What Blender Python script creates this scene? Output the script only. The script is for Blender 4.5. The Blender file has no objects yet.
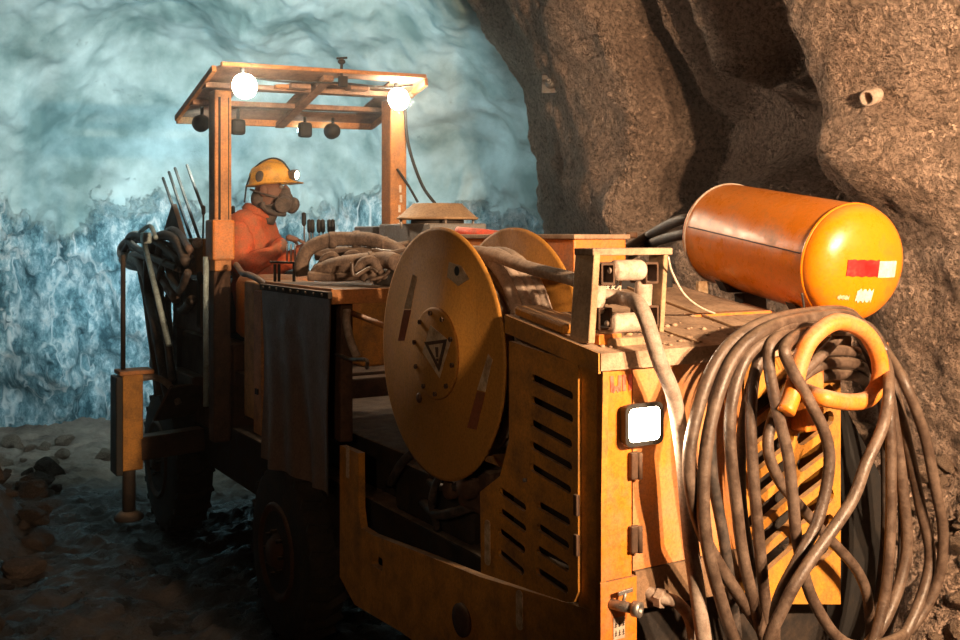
import bpy, bmesh, math, random
from mathutils import Vector, Matrix, noise
from mathutils.geometry import delaunay_2d_cdt
random.seed(7)
V = Vector
SC = bpy.context.scene
COL = SC.collection
F = 1032.0
CH = 1.9
HY = 235.0
TH = math.radians(31.0)
CT, ST = math.cos(TH), math.sin(TH)
RX, RY = 0.325, 2.8            # rear left corner of the rig on the floor
RIGM = Matrix.Translation((RX, RY, 0)) @ Matrix.Rotation(TH, 4, 'Z')

# ---------------------------------------------------------------- measuring helpers
def loc2w(p): return RIGM @ V(p)
def w2loc(p): return RIGM.inverted() @ V(p)
def wp(px, py, Y): return V(((px-480)/F*Y, Y, CH-(py-HY)/F*Y))
def pk(px, py, b=None, a=None, z=None, Y=None):
    """point of the rig's own frame (across, along, up) on one of its planes"""
    if Y is not None: return w2loc(wp(px, py, Y))
    o = w2loc((0, 0, CH)); d = w2loc(V((0, 0, CH)) + V(((px-480)/F, 1, -(py-HY)/F))) - o
    if b is not None: t = (b-o.x)/d.x
    elif a is not None: t = (a-o.y)/d.y
    else: t = (z-o.z)/d.z
    return o + d*t

# ---------------------------------------------------------------- materials
def nt(name):
    m = bpy.data.materials.new(name); m.use_nodes = True
    n = m.node_tree; n.nodes.clear()
    out = n.nodes.new('ShaderNodeOutputMaterial'); b = n.nodes.new('ShaderNodeBsdfPrincipled')
    n.links.new(b.outputs[0], out.inputs[0])
    return m, n, b
def nz(n, scale, detail=4, rough=.6, vec=None, kind='ShaderNodeTexNoise'):
    t = n.nodes.new(kind); t.inputs['Scale'].default_value = scale
    if kind == 'ShaderNodeTexNoise':
        t.inputs['Detail'].default_value = detail; t.inputs['Roughness'].default_value = rough
    if vec is None:
        tc = n.nodes.new('ShaderNodeTexCoord'); vec = tc.outputs['Object']
    n.links.new(vec, t.inputs['Vector'])
    return t
def ramp(n, sock, stops):
    r = n.nodes.new('ShaderNodeValToRGB'); e = r.color_ramp.elements
    e[0].position, e[0].color = stops[0][0], (*stops[0][1], 1)
    e[1].position, e[1].color = stops[1][0], (*stops[1][1], 1)
    for p, c in stops[2:]:
        x = e.new(p); x.color = (*c, 1)
    n.links.new(sock, r.inputs[0]); return r
def g(v): return (v, v, v)
def mix(n, fac, a, b):
    m = n.nodes.new('ShaderNodeMix'); m.data_type = 'RGBA'
    n.links.new(fac, m.inputs[0])
    for s, i in ((a, 6), (b, 7)):
        if isinstance(s, tuple): m.inputs[i].default_value = (*s, 1)
        else: n.links.new(s, m.inputs[i])
    return m.outputs[2]
def bump(n, b, sock, st, dist=.01, prev=None):
    u = n.nodes.new('ShaderNodeBump'); u.inputs['Strength'].default_value = st
    u.inputs['Distance'].default_value = dist
    n.links.new(sock, u.inputs['Height'])
    if prev: n.links.new(prev.outputs[0], u.inputs['Normal'])
    n.links.new(u.outputs[0], b.inputs['Normal']); return u
def coat(name, col, rough=.5, metal=0, dirt=(.25, .17, .11), amt=.4, dscale=6, bst=.25, top=.0, grain=.7):
    """painted or bare surface with blotchy dirt and dust that lies on its upward faces"""
    m, n, b = nt(name)
    d = nz(n, dscale, 6, .7)
    r = ramp(n, d.outputs[0], [(.62-amt*.45, g(0)), (.72, g(1))])
    c = mix(n, r.outputs[0], col, dirt)
    if top:
        ge = n.nodes.new('ShaderNodeNewGeometry'); se = n.nodes.new('ShaderNodeSeparateXYZ')
        n.links.new(ge.outputs['Normal'], se.inputs[0])
        d2 = nz(n, 14, 5, .7)
        ma = n.nodes.new('ShaderNodeMath'); ma.operation = 'MULTIPLY'
        rr = ramp(n, se.outputs[2], [(.45, g(0)), (.85, g(1))]); r2 = ramp(n, d2.outputs[0], [(.3, g(.4)), (.6, g(1))])
        n.links.new(rr.outputs[0], ma.inputs[0]); n.links.new(r2.outputs[0], ma.inputs[1])
        m2 = n.nodes.new('ShaderNodeMath'); m2.operation = 'MULTIPLY'; m2.inputs[1].default_value = top
        n.links.new(ma.outputs[0], m2.inputs[0])
        c = mix(n, m2.outputs[0], c, (.42, .31, .22))
    # grain, chips and runs
    fi = nz(n, 95, 6, .8)
    fr_r = ramp(n, fi.outputs[0], [(.36, g(.52)), (.56, g(1.0))])
    mpp = n.nodes.new('ShaderNodeMapping'); mpp.inputs['Scale'].default_value = (13, 13, 3.5); tcc = n.nodes.new('ShaderNodeTexCoord')
    n.links.new(tcc.outputs['Object'], mpp.inputs[0]); ru = nz(n, 1.0, 5, .65, mpp.outputs[0])
    rr_r = ramp(n, ru.outputs[0], [(.36, g(.62)), (.56, g(1.0))])
    for sk_, am_ in ((fr_r, grain), (rr_r, grain*.32)):
        mu = n.nodes.new('ShaderNodeMix'); mu.data_type = 'RGBA'; mu.blend_type = 'MULTIPLY'; mu.inputs[0].default_value = am_
        n.links.new(c, mu.inputs[6]); n.links.new(sk_.outputs[0], mu.inputs[7]); c = mu.outputs[2]
    n.links.new(c, b.inputs['Base Color'])
    rg = ramp(n, d.outputs[0], [(.3, g(rough)), (.75, g(min(1, rough+.35)))])
    n.links.new(rg.outputs[0], b.inputs['Roughness'])
    b.inputs['Metallic'].default_value = metal
    if bst: bump(n, b, nz(n, 60, 4, .7).outputs[0], bst, .004)
    return m
def glow(name, col, st):
    m, n, b = nt(name)
    b.inputs['Base Color'].default_value = (.9, .9, .9, 1)
    b.inputs['Emission Color'].default_value = (*col, 1); b.inputs['Emission Strength'].default_value = st
    return m

M = {}
M['yellow'] = coat('machine_yellow', (.78, .22, .016), .36, 0, (.42, .22, .11), .46, 5, .2, .75)
M['yellow2'] = coat('side_yellow', (.62, .26, .03), .45, 0, (.24, .12, .04), .45, 9, .3, .6)
M['tank'] = coat('tank_yellow', (.80, .22, .005), .17, 0, (.42, .15, .02), .18, 7, .04, .15, .35)
M['disc'] = coat('reel_yellow', (.46, .20, .028), .62, 0, (.40, .19, .03), .35, 10, .12)
M['dusty'] = coat('dusty_deck', (.48, .33, .22), .75, 0, (.16, .09, .05), .5, 5, .8)
M['dustplate'] = coat('muddy_plate', (.55, .36, .20), .7, 0, (.20, .12, .07), .62, 4, .5, .5)
M['dark'] = coat('dark_steel', (.025, .02, .018), .6, .3, (.07, .045, .03), .45, 12, .4, .5)
M['brown'] = coat('brown_housing', (.10, .045, .02), .6, 0, (.05, .03, .02), .5, 8, .3, .4)
M['black'] = coat('black_plastic', (.012, .012, .012), .5, 0, (.05, .04, .03), .35, 10, .2, .3)
M['mudyellow'] = coat('muddy_yellow', (.74, .24, .03), .45, 0, (.40, .26, .17), .62, 3.5, .3, .3)
M['sill'] = coat('muddy_sill', (.26, .15, .08), .75, 0, (.10, .06, .035), .55, 5, .6, .3)
M['dark_sheet'] = coat('dark_backing', (.006, .005, .005), .8, 0, (.02, .014, .01), .3, 10, .3)
M['steel'] = coat('worn_steel', (.45, .42, .40), .35, .8, (.20, .14, .10), .45, 14, .3, .4)
M['grey'] = coat('grey_housing', (.20, .20, .20), .5, .1, (.16, .12, .09), .5, 9, .3, .7)
M['roller'] = coat('dusty_roller', (.62, .48, .38), .6, 0, (.32, .22, .16), .45, 18, .4)
M['rustpost'] = coat('canopy_orange', (.62, .25, .07), .5, 0, (.30, .15, .08), .5, 8, .4, .3)
M['plate_in'] = coat('canopy_plate', (.35, .19, .11), .55, .1, (.16, .10, .07), .5, 9, .3)
M['hose'] = coat('dusty_rubber_hose', (.07, .044, .032), .30, 0, (.19, .13, .095), .45, 11, .5, .25)
M['hose_pale'] = coat('pale_dusty_cable', (.40, .31, .25), .6, 0, (.22, .15, .11), .45, 22, .5, .3)
M['hose_dark'] = coat('dark_hose', (.035, .028, .025), .45, 0, (.14, .10, .08), .4, 20, .4, .4)
M['tarp'] = coat('brown_tarp', (.20, .13, .10), .38, 0, (.17, .12, .09), .4, 7, .5)
M['bundle'] = coat('dusty_wrapping', (.07, .045, .035), .75, 0, (.22, .15, .11), .58, 12, .8, .5)
M['rubber'] = coat('tyre_rubber', (.02, .017, .016), .8, 0, (.06, .042, .03), .5, 12, .8)
M['cover'] = coat('orange_coverall', (.72, .12, .035), .85, 0, (.30, .15, .08), .62, 9, .6)
M['skin'] = coat('skin', (.22, .105, .07), .5, 0, (.25, .13, .08), .3, 20, .1)
M['hat'] = coat('hard_hat_yellow', (.80, .40, .05), .35, 0, (.40, .22, .08), .35, 14, .1)
M['mask'] = coat('respirator_grey', (.075, .058, .052), .6, 0, (.20, .15, .12), .4, 25, .2)
M['red'] = coat('red_tape', (.70, .008, .008), .35, 0, (.4, .05, .03), .2, 20, 0)
M['redplastic'] = coat('red_plastic', (.75, .10, .05), .45, 0, (.45, .15, .09), .4, 14, .1)
M['white'] = coat('white_tape', (.80, .68, .56), .35, 0, (.50, .38, .28), .25, 20, 0)
M['pale'] = coat('worn_sticker', (.66, .48, .30), .5, 0, (.28, .14, .05), .35, 20, 0)
M['redbrown'] = coat('faded_red_tape', (.30, .08, .02), .5, 0, (.22, .08, .02), .4, 20, 0)
M['spray'] = coat('red_spray_paint', (.80, .09, .05), .6, 0, (.65, .25, .15), .5, 60, 0)
M['rodcyan'] = coat('bare_rod', (.50, .62, .62), .4, .3, (.3, .34, .34), .3, 10, .1)
M['lens'] = glow('lamp_lens', (1, .84, .64), 360)
M['lens_work'] = glow('work_lamp_lens', (1, .86, .66), 30)
M['lens_front'] = glow('front_lamp_lens', (.55, .85, 1), 20)
M['lens_cap'] = glow('cap_lamp_lens', (1, .75, .5), 12)
M['eye'] = coat('eye', (.3, .28, .26), .2, 0, (.02, .02, .02), .0, 20, 0)

def rock_mat(name, cols, scale=1.6, b1=.9, fine=55, dist=.03, rough=.85, crack=False, spec=.3):
    m, n, b = nt(name)
    a = nz(n, scale, 8, .65)
    r = ramp(n, a.outputs[0], [(.32, cols[0]), (.68, cols[2]), (.5, cols[1])])
    f = nz(n, fine, 7, .72)
    f2 = nz(n, fine*.28, 4, .6)
    inv = ramp(n, f.outputs[0], [(.34, g(0)), (.60, g(1))])
    gr = ramp(n, f.outputs[0], [(.38, g(.30)), (.52, g(1))])
    mm = n.nodes.new('ShaderNodeMix'); mm.data_type = 'RGBA'; mm.blend_type = 'MULTIPLY'; mm.inputs[0].default_value = .8
    n.links.new(r.outputs[0], mm.inputs[6]); n.links.new(gr.outputs[0], mm.inputs[7])
    n.links.new(mm.outputs[2], b.inputs['Base Color'])
    b.inputs['Roughness'].default_value = rough
    b.inputs['Specular IOR Level'].default_value = spec
    u = bump(n, b, inv.outputs[0], b1, dist)
    u2 = bump(n, b, f2.outputs[0], .6, dist*2.2, u)
    return m, n, b, mm.outputs[2]
M['rock_warm'] = rock_mat('shotcrete_warm', [(.36, .24, .18), (.54, .38, .29), (.68, .50, .40)], 1.5, 1.0, 38, .06)[0]
M['debris'] = rock_mat('broken_rock', [(.20, .13, .09), (.36, .25, .18), (.55, .40, .30)], 8, .8, 50, .02)[0]
M['debris_shaded'] = rock_mat('shaded_broken_rock', [(.05, .035, .028), (.09, .062, .048), (.15, .11, .085)], 8, .8, 50, .02)[0]  # rubble colours darkened to keep the left wall and its rocks in shade
def back_mat():
    m, n, b = nt('shotcrete_cold')
    tc = n.nodes.new('ShaderNodeTexCoord'); sp = n.nodes.new('ShaderNodeSeparateXYZ')
    n.links.new(tc.outputs['Object'], sp.inputs[0])
    lo = nz(n, 1.3, 8, .7)
    # boundary between smooth sprayed lining above and raw fractured rock below
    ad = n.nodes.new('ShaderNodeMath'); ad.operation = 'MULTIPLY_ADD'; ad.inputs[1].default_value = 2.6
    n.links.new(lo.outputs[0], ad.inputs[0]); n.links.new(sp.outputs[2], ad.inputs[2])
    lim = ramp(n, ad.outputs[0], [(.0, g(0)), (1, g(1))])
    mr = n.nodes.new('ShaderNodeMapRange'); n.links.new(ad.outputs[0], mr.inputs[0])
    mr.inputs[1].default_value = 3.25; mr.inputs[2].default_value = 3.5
    mp_ = n.nodes.new('ShaderNodeMapping'); mp_.inputs['Scale'].default_value = (1.2, 1.2, .6); n.links.new(tc.outputs['Object'], mp_.inputs[0])
    f2 = nz(n, 4.5, 15, .78, mp_.outputs[0])
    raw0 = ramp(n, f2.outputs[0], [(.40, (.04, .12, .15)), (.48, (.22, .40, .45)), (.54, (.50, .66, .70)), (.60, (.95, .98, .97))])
    mv = n.nodes.new('ShaderNodeMapping'); mv.inputs['Scale'].default_value = (1.5, 1.5, .40); n.links.new(tc.outputs['Object'], mv.inputs[0])
    ve = nz(n, 1.5, 3, .5, mv.outputs[0]); vr = ramp(n, ve.outputs[0], [(.475, g(0)), (.495, g(.9)), (.501, g(.9)), (.520, g(0))])
    class _R: pass
    raw = _R(); raw.outputs = [mix(n, vr.outputs[0], raw0.outputs[0], (.92, .96, .95))]
    s = nz(n, 2.2, 6, .55)
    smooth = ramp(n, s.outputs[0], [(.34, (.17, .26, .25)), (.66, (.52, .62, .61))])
    # dark cracks in the lining
    cr = nz(n, 5.0, 9, .8)
    cc = ramp(n, cr.outputs[0], [(.30, g(.25)), (.40, g(1))])
    gate = ramp(n, nz(n, .9, 2, .5).outputs[0], [(.50, g(0)), (.58, g(1))])
    sm2 = n.nodes.new('ShaderNodeMix'); sm2.data_type = 'RGBA'; sm2.blend_type = 'MULTIPLY'
    n.links.new(gate.outputs[0], sm2.inputs[0]); n.links.new(smooth.outputs[0], sm2.inputs[6]); n.links.new(cc.outputs[0], sm2.inputs[7])
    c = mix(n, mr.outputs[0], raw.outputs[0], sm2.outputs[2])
    n.links.new(c, b.inputs['Base Color']); b.inputs['Roughness'].default_value = .7
    b.inputs['Specular IOR Level'].default_value = .35
    u = bump(n, b, nz(n, 45, 5, .6).outputs[0], .35, .02)
    ml = n.nodes.new('ShaderNodeMath'); ml.operation = 'SUBTRACT'; ml.inputs[0].default_value = 1.0
    n.links.new(mr.outputs[0], ml.inputs[1])
    mk = n.nodes.new('ShaderNodeMath'); mk.operation = 'MULTIPLY'
    n.links.new(ml.outputs[0], mk.inputs[0]); n.links.new(f2.outputs[0], mk.inputs[1])
    bump(n, b, mk.outputs[0], .9, .10, u)
    return m
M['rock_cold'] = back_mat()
def floor_mat():
    m, n, b = nt('wet_mud_floor')
    a = nz(n, 3.5, 8, .7)
    tc = n.nodes.new('ShaderNodeTexCoord'); sp = n.nodes.new('ShaderNodeSeparateXYZ')
    n.links.new(tc.outputs['Object'], sp.inputs[0])
    far = n.nodes.new('ShaderNodeMapRange'); n.links.new(sp.outputs[1], far.inputs[0])
    far.inputs[1].default_value = 7.4; far.inputs[2].default_value = 8.3
    xr = n.nodes.new('ShaderNodeMapRange'); n.links.new(sp.outputs[0], xr.inputs[0])
    xr.inputs[1].default_value = .6; xr.inputs[2].default_value = 1.3
    mx = n.nodes.new('ShaderNodeMath'); mx.operation = 'MAXIMUM'
    n.links.new(far.outputs[0], mx.inputs[0]); n.links.new(xr.outputs[0], mx.inputs[1])
    wet = ramp(n, a.outputs[0], [(.35, (.012, .010, .009)), (.7, (.05, .04, .035))])
    pale_mud = ramp(n, a.outputs[0], [(.35, (.20, .14, .11)), (.7, (.48, .36, .28))])
    c = mix(n, mx.outputs[0], wet.outputs[0], pale_mud.outputs[0])  # ground colour turns paler beyond the rig and along the right side
    n.links.new(c, b.inputs['Base Color'])
    rr = ramp(n, a.outputs[0], [(.40, g(.16)), (.58, g(.75))])
    rm = mix(n, mx.outputs[0], rr.outputs[0], (.9, .9, .9))
    n.links.new(rm, b.inputs['Roughness'])
    u = bump(n, b, nz(n, 22, 6, .7).outputs[0], .8, .04)
    bump(n, b, nz(n, 70, 4, .7).outputs[0], .5, .02, u)
    return m
M['floor'] = floor_mat()

# ---------------------------------------------------------------- mesh helpers
class MB:
    def __init__(s): s.v = []; s.f = []; s.mi = []; s.cur = 0; s.sm = []
    def add(s, vs, fs, smooth=True):
        o = len(s.v); s.v += [V(p) for p in vs]; s.f += [tuple(i+o for i in q) for q in fs]
        s.mi += [s.cur]*len(fs); s.sm += [smooth]*len(fs); return s
    def bm(s, bm, T=None, smooth=False):
        bm.verts.index_update()
        s.add([(T @ v.co) if T else v.co.copy() for v in bm.verts], [[v.index for v in f.verts] for f in bm.faces], smooth)
        bm.free(); return s
    def box(s, c, size, R=None, bev=.004):
        b = bmesh.new(); bmesh.ops.create_cube(b, size=1)
        bmesh.ops.scale(b, vec=size, verts=b.verts)
        bev = min(bev, min(size)*.3)
        if bev > 0: bmesh.ops.bevel(b, geom=b.edges[:], offset=bev, segments=2, affect='EDGES', profile=.5)
        T = Matrix.Translation(c) @ (R.to_4x4() if R else Matrix.Identity(4))
        return s.bm(b, T)
    def bb(s, lo, hi, bev=.004):
        lo, hi = V(lo), V(hi)
        return s.box((lo+hi)/2, [abs(q) for q in (hi-lo)], None, bev)
    def bar(s, p, q, w, h=None, bev=.003, up=(0, 0, 1)):
        p, q = V(p), V(q); d = q-p; L = d.length; y = d/L; x = y.cross(V(up))
        if x.length < 1e-3: x = V((1, 0, 0))
        x.normalize(); z = x.cross(y)
        R = Matrix((x, y, z)).transposed()
        return s.box((p+q)/2, (w, L, h or w), R, bev)
    def tube(s, pts, r, seg=12, n=8, closed=False, caps=True, smooth=True):
        P = [V(p) for p in pts]
        if smooth and len(P) > 2:
            Q = []; m = len(P); R2 = []
            rng = range(m) if closed else range(m-1)
            for i in rng:
                p0 = P[(i-1) % m] if (closed or i) else P[0]*2-P[1]
                p1, p2 = P[i], P[(i+1) % m]
                p3 = P[(i+2) % m] if (closed or i+2 < m) else P[-1]*2-P[-2]
                for k in range(n):
                    t = k/n
                    Q.append(.5*((2*p1)+(p2-p0)*t+(2*p0-5*p1+4*p2-p3)*t*t+(3*p1-3*p2+p3-p0)*t**3))
                    if isinstance(r, (list, tuple)): R2.append(r[i]*(1-t)+r[(i+1) % m]*t)
            if not closed:
                Q.append(P[-1].copy())
                if isinstance(r, (list, tuple)): R2.append(r[-1])
            P = Q
            if R2: r = R2
        m = len(P)
        tan = []
        for i in range(m):
            a = P[(i-1) % m] if (closed or i > 0) else P[i]
            b = P[(i+1) % m] if (closed or i < m-1) else P[i]
            tan.append((b-a).normalized() if (b-a).length > 1e-9 else V((0, 0, 1)))
        up = V((0, 0, 1)) if abs(tan[0].z) < .9 else V((1, 0, 0))
        x = (up-tan[0]*up.dot(tan[0])).normalized(); vs = []
        for i in range(m):
            x = x-tan[i]*x.dot(tan[i])
            x = x.normalized() if x.length > 1e-6 else tan[i].orthogonal().normalized()
            y = tan[i].cross(x); rr = r[i] if isinstance(r, (list, tuple)) else r
            for k in range(seg):
                a = 2*math.pi*k/seg; vs.append(P[i]+(x*math.cos(a)+y*math.sin(a))*rr)
        fs = []
        for i in range(m if closed else m-1):
            j = (i+1) % m
            for k in range(seg):
                k2 = (k+1) % seg; fs.append((i*seg+k, i*seg+k2, j*seg+k2, j*seg+k))
        if not closed and caps:
            fs.append(tuple(range(seg-1, -1, -1))); fs.append(tuple((m-1)*seg+k for k in range(seg)))
        return s.add(vs, fs, True)
    def lathe(s, prof, c, ax, seg=32, smooth=True, sx=1.0, sy=1.0, up=None):
        """prof: list of (radius, height along axis)"""
        c = V(c); z = V(ax).normalized()
        x = z.orthogonal().normalized() if up is None else (V(up)-z*V(up).dot(z)).normalized()
        y = z.cross(x); vs = []; fs = []
        for (r, h) in prof:
            for k in range(seg):
                a = 2*math.pi*k/seg; vs.append(c+z*h+x*math.cos(a)*r*sx+y*math.sin(a)*r*sy)
        for i in range(len(prof)-1):
            for k in range(seg):
                k2 = (k+1) % seg; fs.append((i*seg+k, i*seg+k2, (i+1)*seg+k2, (i+1)*seg+k))
        if prof[0][0] > 1e-5: fs.append(tuple(range(seg-1, -1, -1)))
        if prof[-1][0] > 1e-5: fs.append(tuple((len(prof)-1)*seg+k for k in range(seg)))
        return s.add(vs, fs, smooth)
    def cyl(s, p, q, r, seg=24, r2=None, bev=0):
        p, q = V(p), V(q); L = (q-p).length; r2 = r if r2 is None else r2
        pr = [(r, 0), (r2, L)] if not bev else [(r-bev, 0), (r, bev), (r2, L-bev), (r2-bev, L)]
        return s.lathe(pr, p, q-p, seg, True)
    def ell(s, c, r, R=None, seg=20, rings=12):
        b = bmesh.new(); bmesh.ops.create_uvsphere(b, u_segments=seg, v_segments=rings, radius=1)
        bmesh.ops.scale(b, vec=r, verts=b.verts)
        return s.bm(b, Matrix.Translation(c) @ (R.to_4x4() if R else Matrix.Identity(4)), True)
    def plate(s, out, holes, mp, th):
        """flat sheet with holes; out/holes are 2-D loops, mp(u, v, w) maps to space"""
        pts = []; ed = []
        for lp in [out]+holes:
            o = len(pts); pts += [V((p[0], p[1])) for p in lp]
            ed += [(o+i, o+(i+1) % len(lp)) for i in range(len(lp))]
        r = delaunay_2d_cdt(pts, ed, [], 1, 1e-6)
        vs, fs = r[0], r[2]
        def inside(p, lp):
            c = False
            for i in range(len(lp)):
                a, b = lp[i], lp[i-1]
                if (a[1] > p[1]) != (b[1] > p[1]) and p[0] < (b[0]-a[0])*(p[1]-a[1])/(b[1]-a[1])+a[0]: c = not c
            return c
        keep = []
        for f in fs:
            c = sum((vs[i] for i in f), V((0, 0)))/len(f)
            if inside(c, out) and not any(inside(c, h) for h in holes): keep.append(tuple(f))
        cnt = {}
        for f in keep:
            for i in range(len(f)):
                e = (f[i], f[(i+1) % len(f)]); k = tuple(sorted(e)); cnt.setdefault(k, []).append(e)
        n = len(vs)
        V3 = [mp(p[0], p[1], 0) for p in vs]+[mp(p[0], p[1], th) for p in vs]
        F3 = list(keep)+[tuple(i+n for i in reversed(f)) for f in keep]
        for k, es in cnt.items():
            if len(es) == 1:
                a, b = es[0]; F3.append((b, a, a+n, b+n))
        return s.add(V3, F3, False)
    def build(s, name, mats, parent=None, top=False, world=False):
        """parts keep the frame of their thing; a top-level mesh gets its origin at its own base"""
        if not isinstance(mats, (list, tuple)): mats = [mats]
        vs = s.v; loc = V((0, 0, 0))
        if top:
            if not world: vs = [loc2w(p) for p in vs]
            loc = V((sum(p.x for p in vs)/len(vs), sum(p.y for p in vs)/len(vs), min(p.z for p in vs)))
            vs = [p-loc for p in vs]
        me = bpy.data.meshes.new(name); me.from_pydata(vs, [], s.f)
        for m in mats: me.materials.append(m)
        me.polygons.foreach_set('material_index', s.mi)
        me.polygons.foreach_set('use_smooth', s.sm)
        b = bmesh.new(); b.from_mesh(me); bmesh.ops.remove_doubles(b, verts=b.verts, dist=1e-6)
        bmesh.ops.recalc_face_normals(b, faces=b.faces); b.to_mesh(me); b.free()
        me.update()
        o = bpy.data.objects.new(name, me); COL.objects.link(o)
        o.location = loc
        if parent: o.parent = parent
        return o
def tag(o, label=None, cat=None, group=None, kind=None):
    if label: o['label'] = label
    if cat: o['category'] = cat
    if group: o['group'] = group
    if kind: o['kind'] = kind
    return o
def empty(name, mat):
    o = bpy.data.objects.new(name, None); COL.objects.link(o); o.matrix_world = mat; o.empty_display_size = .1
    return o
def plab(o, s): o['label'] = s; return o
PS = lambda u, v, w: V((w, u, v))          # side plane: u along, v up, w across
PR = lambda u, v, w: V((u, w, v))          # rear plane: u across, v up, w along
def rrect(cx, cy, w, h, r, n=5):
    p = []
    for sx, sy, a0 in ((1, 1, 0), (-1, 1, 90), (-1, -1, 180), (1, -1, 270)):
        for k in range(n+1):
            a = math.radians(a0+90*k/n); p.append((cx+sx*(w/2-r)+r*math.cos(a), cy+sy*(h/2-r)+r*math.sin(a)))
    return p
def capsule(p, q, r, n=5):
    p, q = V(p), V(q); a0 = math.atan2((q-p).y, (q-p).x); o = []
    for k in range(n+1):
        a = a0-math.pi/2+math.pi*k/n; o.append((q.x+r*math.cos(a), q.y+r*math.sin(a)))
    for k in range(n+1):
        a = a0+math.pi/2+math.pi*k/n; o.append((p.x+r*math.cos(a), p.y+r*math.sin(a)))
    return o
def disc(cx, cy, r, n=24): return [(cx+r*math.cos(2*math.pi*k/n), cy+r*math.sin(2*math.pi*k/n)) for k in range(n)]

# ================================================================ THE TUNNEL
def ss(a, b, x):
    t = min(1, max(0, (x-a)/(b-a))); return t*t*(3-2*t)
def grid(name, nu, nv, fn, mat, kind='structure'):
    vs = [fn(i/nu, j/nv) for j in range(nv+1) for i in range(nu+1)]
    fs = [(j*(nu+1)+i, j*(nu+1)+i+1, (j+1)*(nu+1)+i+1, (j+1)*(nu+1)+i) for j in range(nv) for i in range(nu)]
    me = bpy.data.meshes.new(name); me.from_pydata(vs, [], fs); me.materials.append(mat)
    me.polygons.foreach_set('use_smooth', [True]*len(fs)); me.update()
    o = bpy.data.objects.new(name, me); COL.objects.link(o); o['kind'] = kind
    return o
def fr(p, s, o=4, h=1.0): return noise.fractal(V(p)*s, h, 2.0, o)

WPL = [(3.6, -2.5), (3.1, .5), (2.75, 2.5), (2.38, 4.0), (1.78, 5.6), (1.13, 7.0), (.74, 8.15), (.80, 8.9), (1.7, 9.6), (2.6, 10.4)]
def polyl(pts, t):
    L = [0]
    for i in range(len(pts)-1): L.append(L[-1]+(V(pts[i+1])-V(pts[i])).length)
    d = t*L[-1]
    for i in range(len(pts)-1):
        if d <= L[i+1] or i == len(pts)-2:
            k = (d-L[i])/(L[i+1]-L[i]); return V(pts[i]).lerp(V(pts[i+1]), k), (V(pts[i+1])-V(pts[i])).normalized()
def wall_right(u, v):
    p, t = polyl(WPL, u)
    p2, t2 = polyl(WPL, min(1, u+.02)); p1, t1 = polyl(WPL, max(0, u-.02)); t = (p2-p1).normalized()
    n = V((-t.y, t.x))
    z = v*4.9; Y = p.y
    arch = .07*z + .36*ss(2.2, 4.9, z)*(z-2.2)
    d = 0
    # bulge, ledge and hollow read from the real wall
    wob = .10*math.sin(z*2.3+1)+.06*math.sin(z*5.1)
    d += .20*ss(6.66, 6.76, Y+wob*.6)*(1-ss(7.3, 8.0, Y))
    zb = 2.42+.25*math.sin(Y*1.3)*(Y < 4.9)
    d += .36*(1-ss(5.02, 5.16, Y+.5*wob-.10*(z-2.9)))*ss(zb-.35, zb+.05, z)*ss(4.0, 4.9, Y)
    hol = ss(5.12, 5.34, Y+wob)*(1-ss(6.62, 6.76, Y+wob*.6))*ss(2.05, 2.45, z+.2*math.sin(Y*5))
    d -= .50*hol
    d += .50*math.exp(-((Y-6.05)/.17)**2)*ss(2.95, 3.1, z+.1*math.sin(Y*17))
    d += .38*math.exp(-((Y-6.45)/.12)**2)*ss(2.75, 2.95, z)
    d += .30*math.exp(-((z-2.82-.05*math.sin(Y*9))/.06)**2)*ss(5.2, 5.3, Y)*(1-ss(5.8, 5.95, Y))
    d -= .14*math.exp(-((Y-5.05+wob*.4)/.13)**2)*(1-ss(2.3, 2.9, z))
    d -= .16*math.exp(-((Y-7.72+.12*(z-2))/.07)**2)*(1-ss(2.5, 3.0, z))
    rub = max(0, .95+.12*math.sin(Y*3)-z) if Y < 7.6 else 0
    d += rub*.95
    q = V((p.x, p.y, z))
    d += .20*fr(q, .8, 3) + .045*fr(q+V((9, 0, 0)), 2.6, 4) + .018*fr(q, 9, 4) + (.05*fr(q, 7, 5, .7) if rub > 0 else 0)
    q2 = p+n*(arch+d)
    return V((q2.x, q2.y, z-.15))
grid('wall_right', 600, 240, wall_right, M['rock_warm'])

def wall_back(u, v):
    az = math.radians(16+u*190); el = v*math.pi*.5
    C = V((-1.75, 7.0, .2)); R = V((4.3, 3.7, 4.35))
    d = V((math.cos(az)*math.cos(el), math.sin(az)*math.cos(el), math.sin(el)))
    # squarer vertical section than a plain dome
    k = (abs(math.cos(el))**2.6+abs(math.sin(el))**2.6)**(-1/2.6)
    p = C+V((d.x*R.x, d.y*R.y, d.z*R.z))*k
    raw = 1-ss(2.0, 3.0, p.z+.9*fr(p, .7, 3))
    n = .40*fr(p, .55, 3)+.15*fr(p+V((3, 7, 1)), 1.5, 4)+raw*(.24*fr(V((p.x, p.y, p.z*.6)), 2.0, 7, .6)+.07*noise.ridged_multi_fractal(p*3.1, 1, 2, 5, 1, 2))+.012*fr(p, 12, 3)
    return p - d*n - V((0, 0, .35))
grid('wall_back', 420, 190, wall_back, M['rock_cold'])

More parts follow.
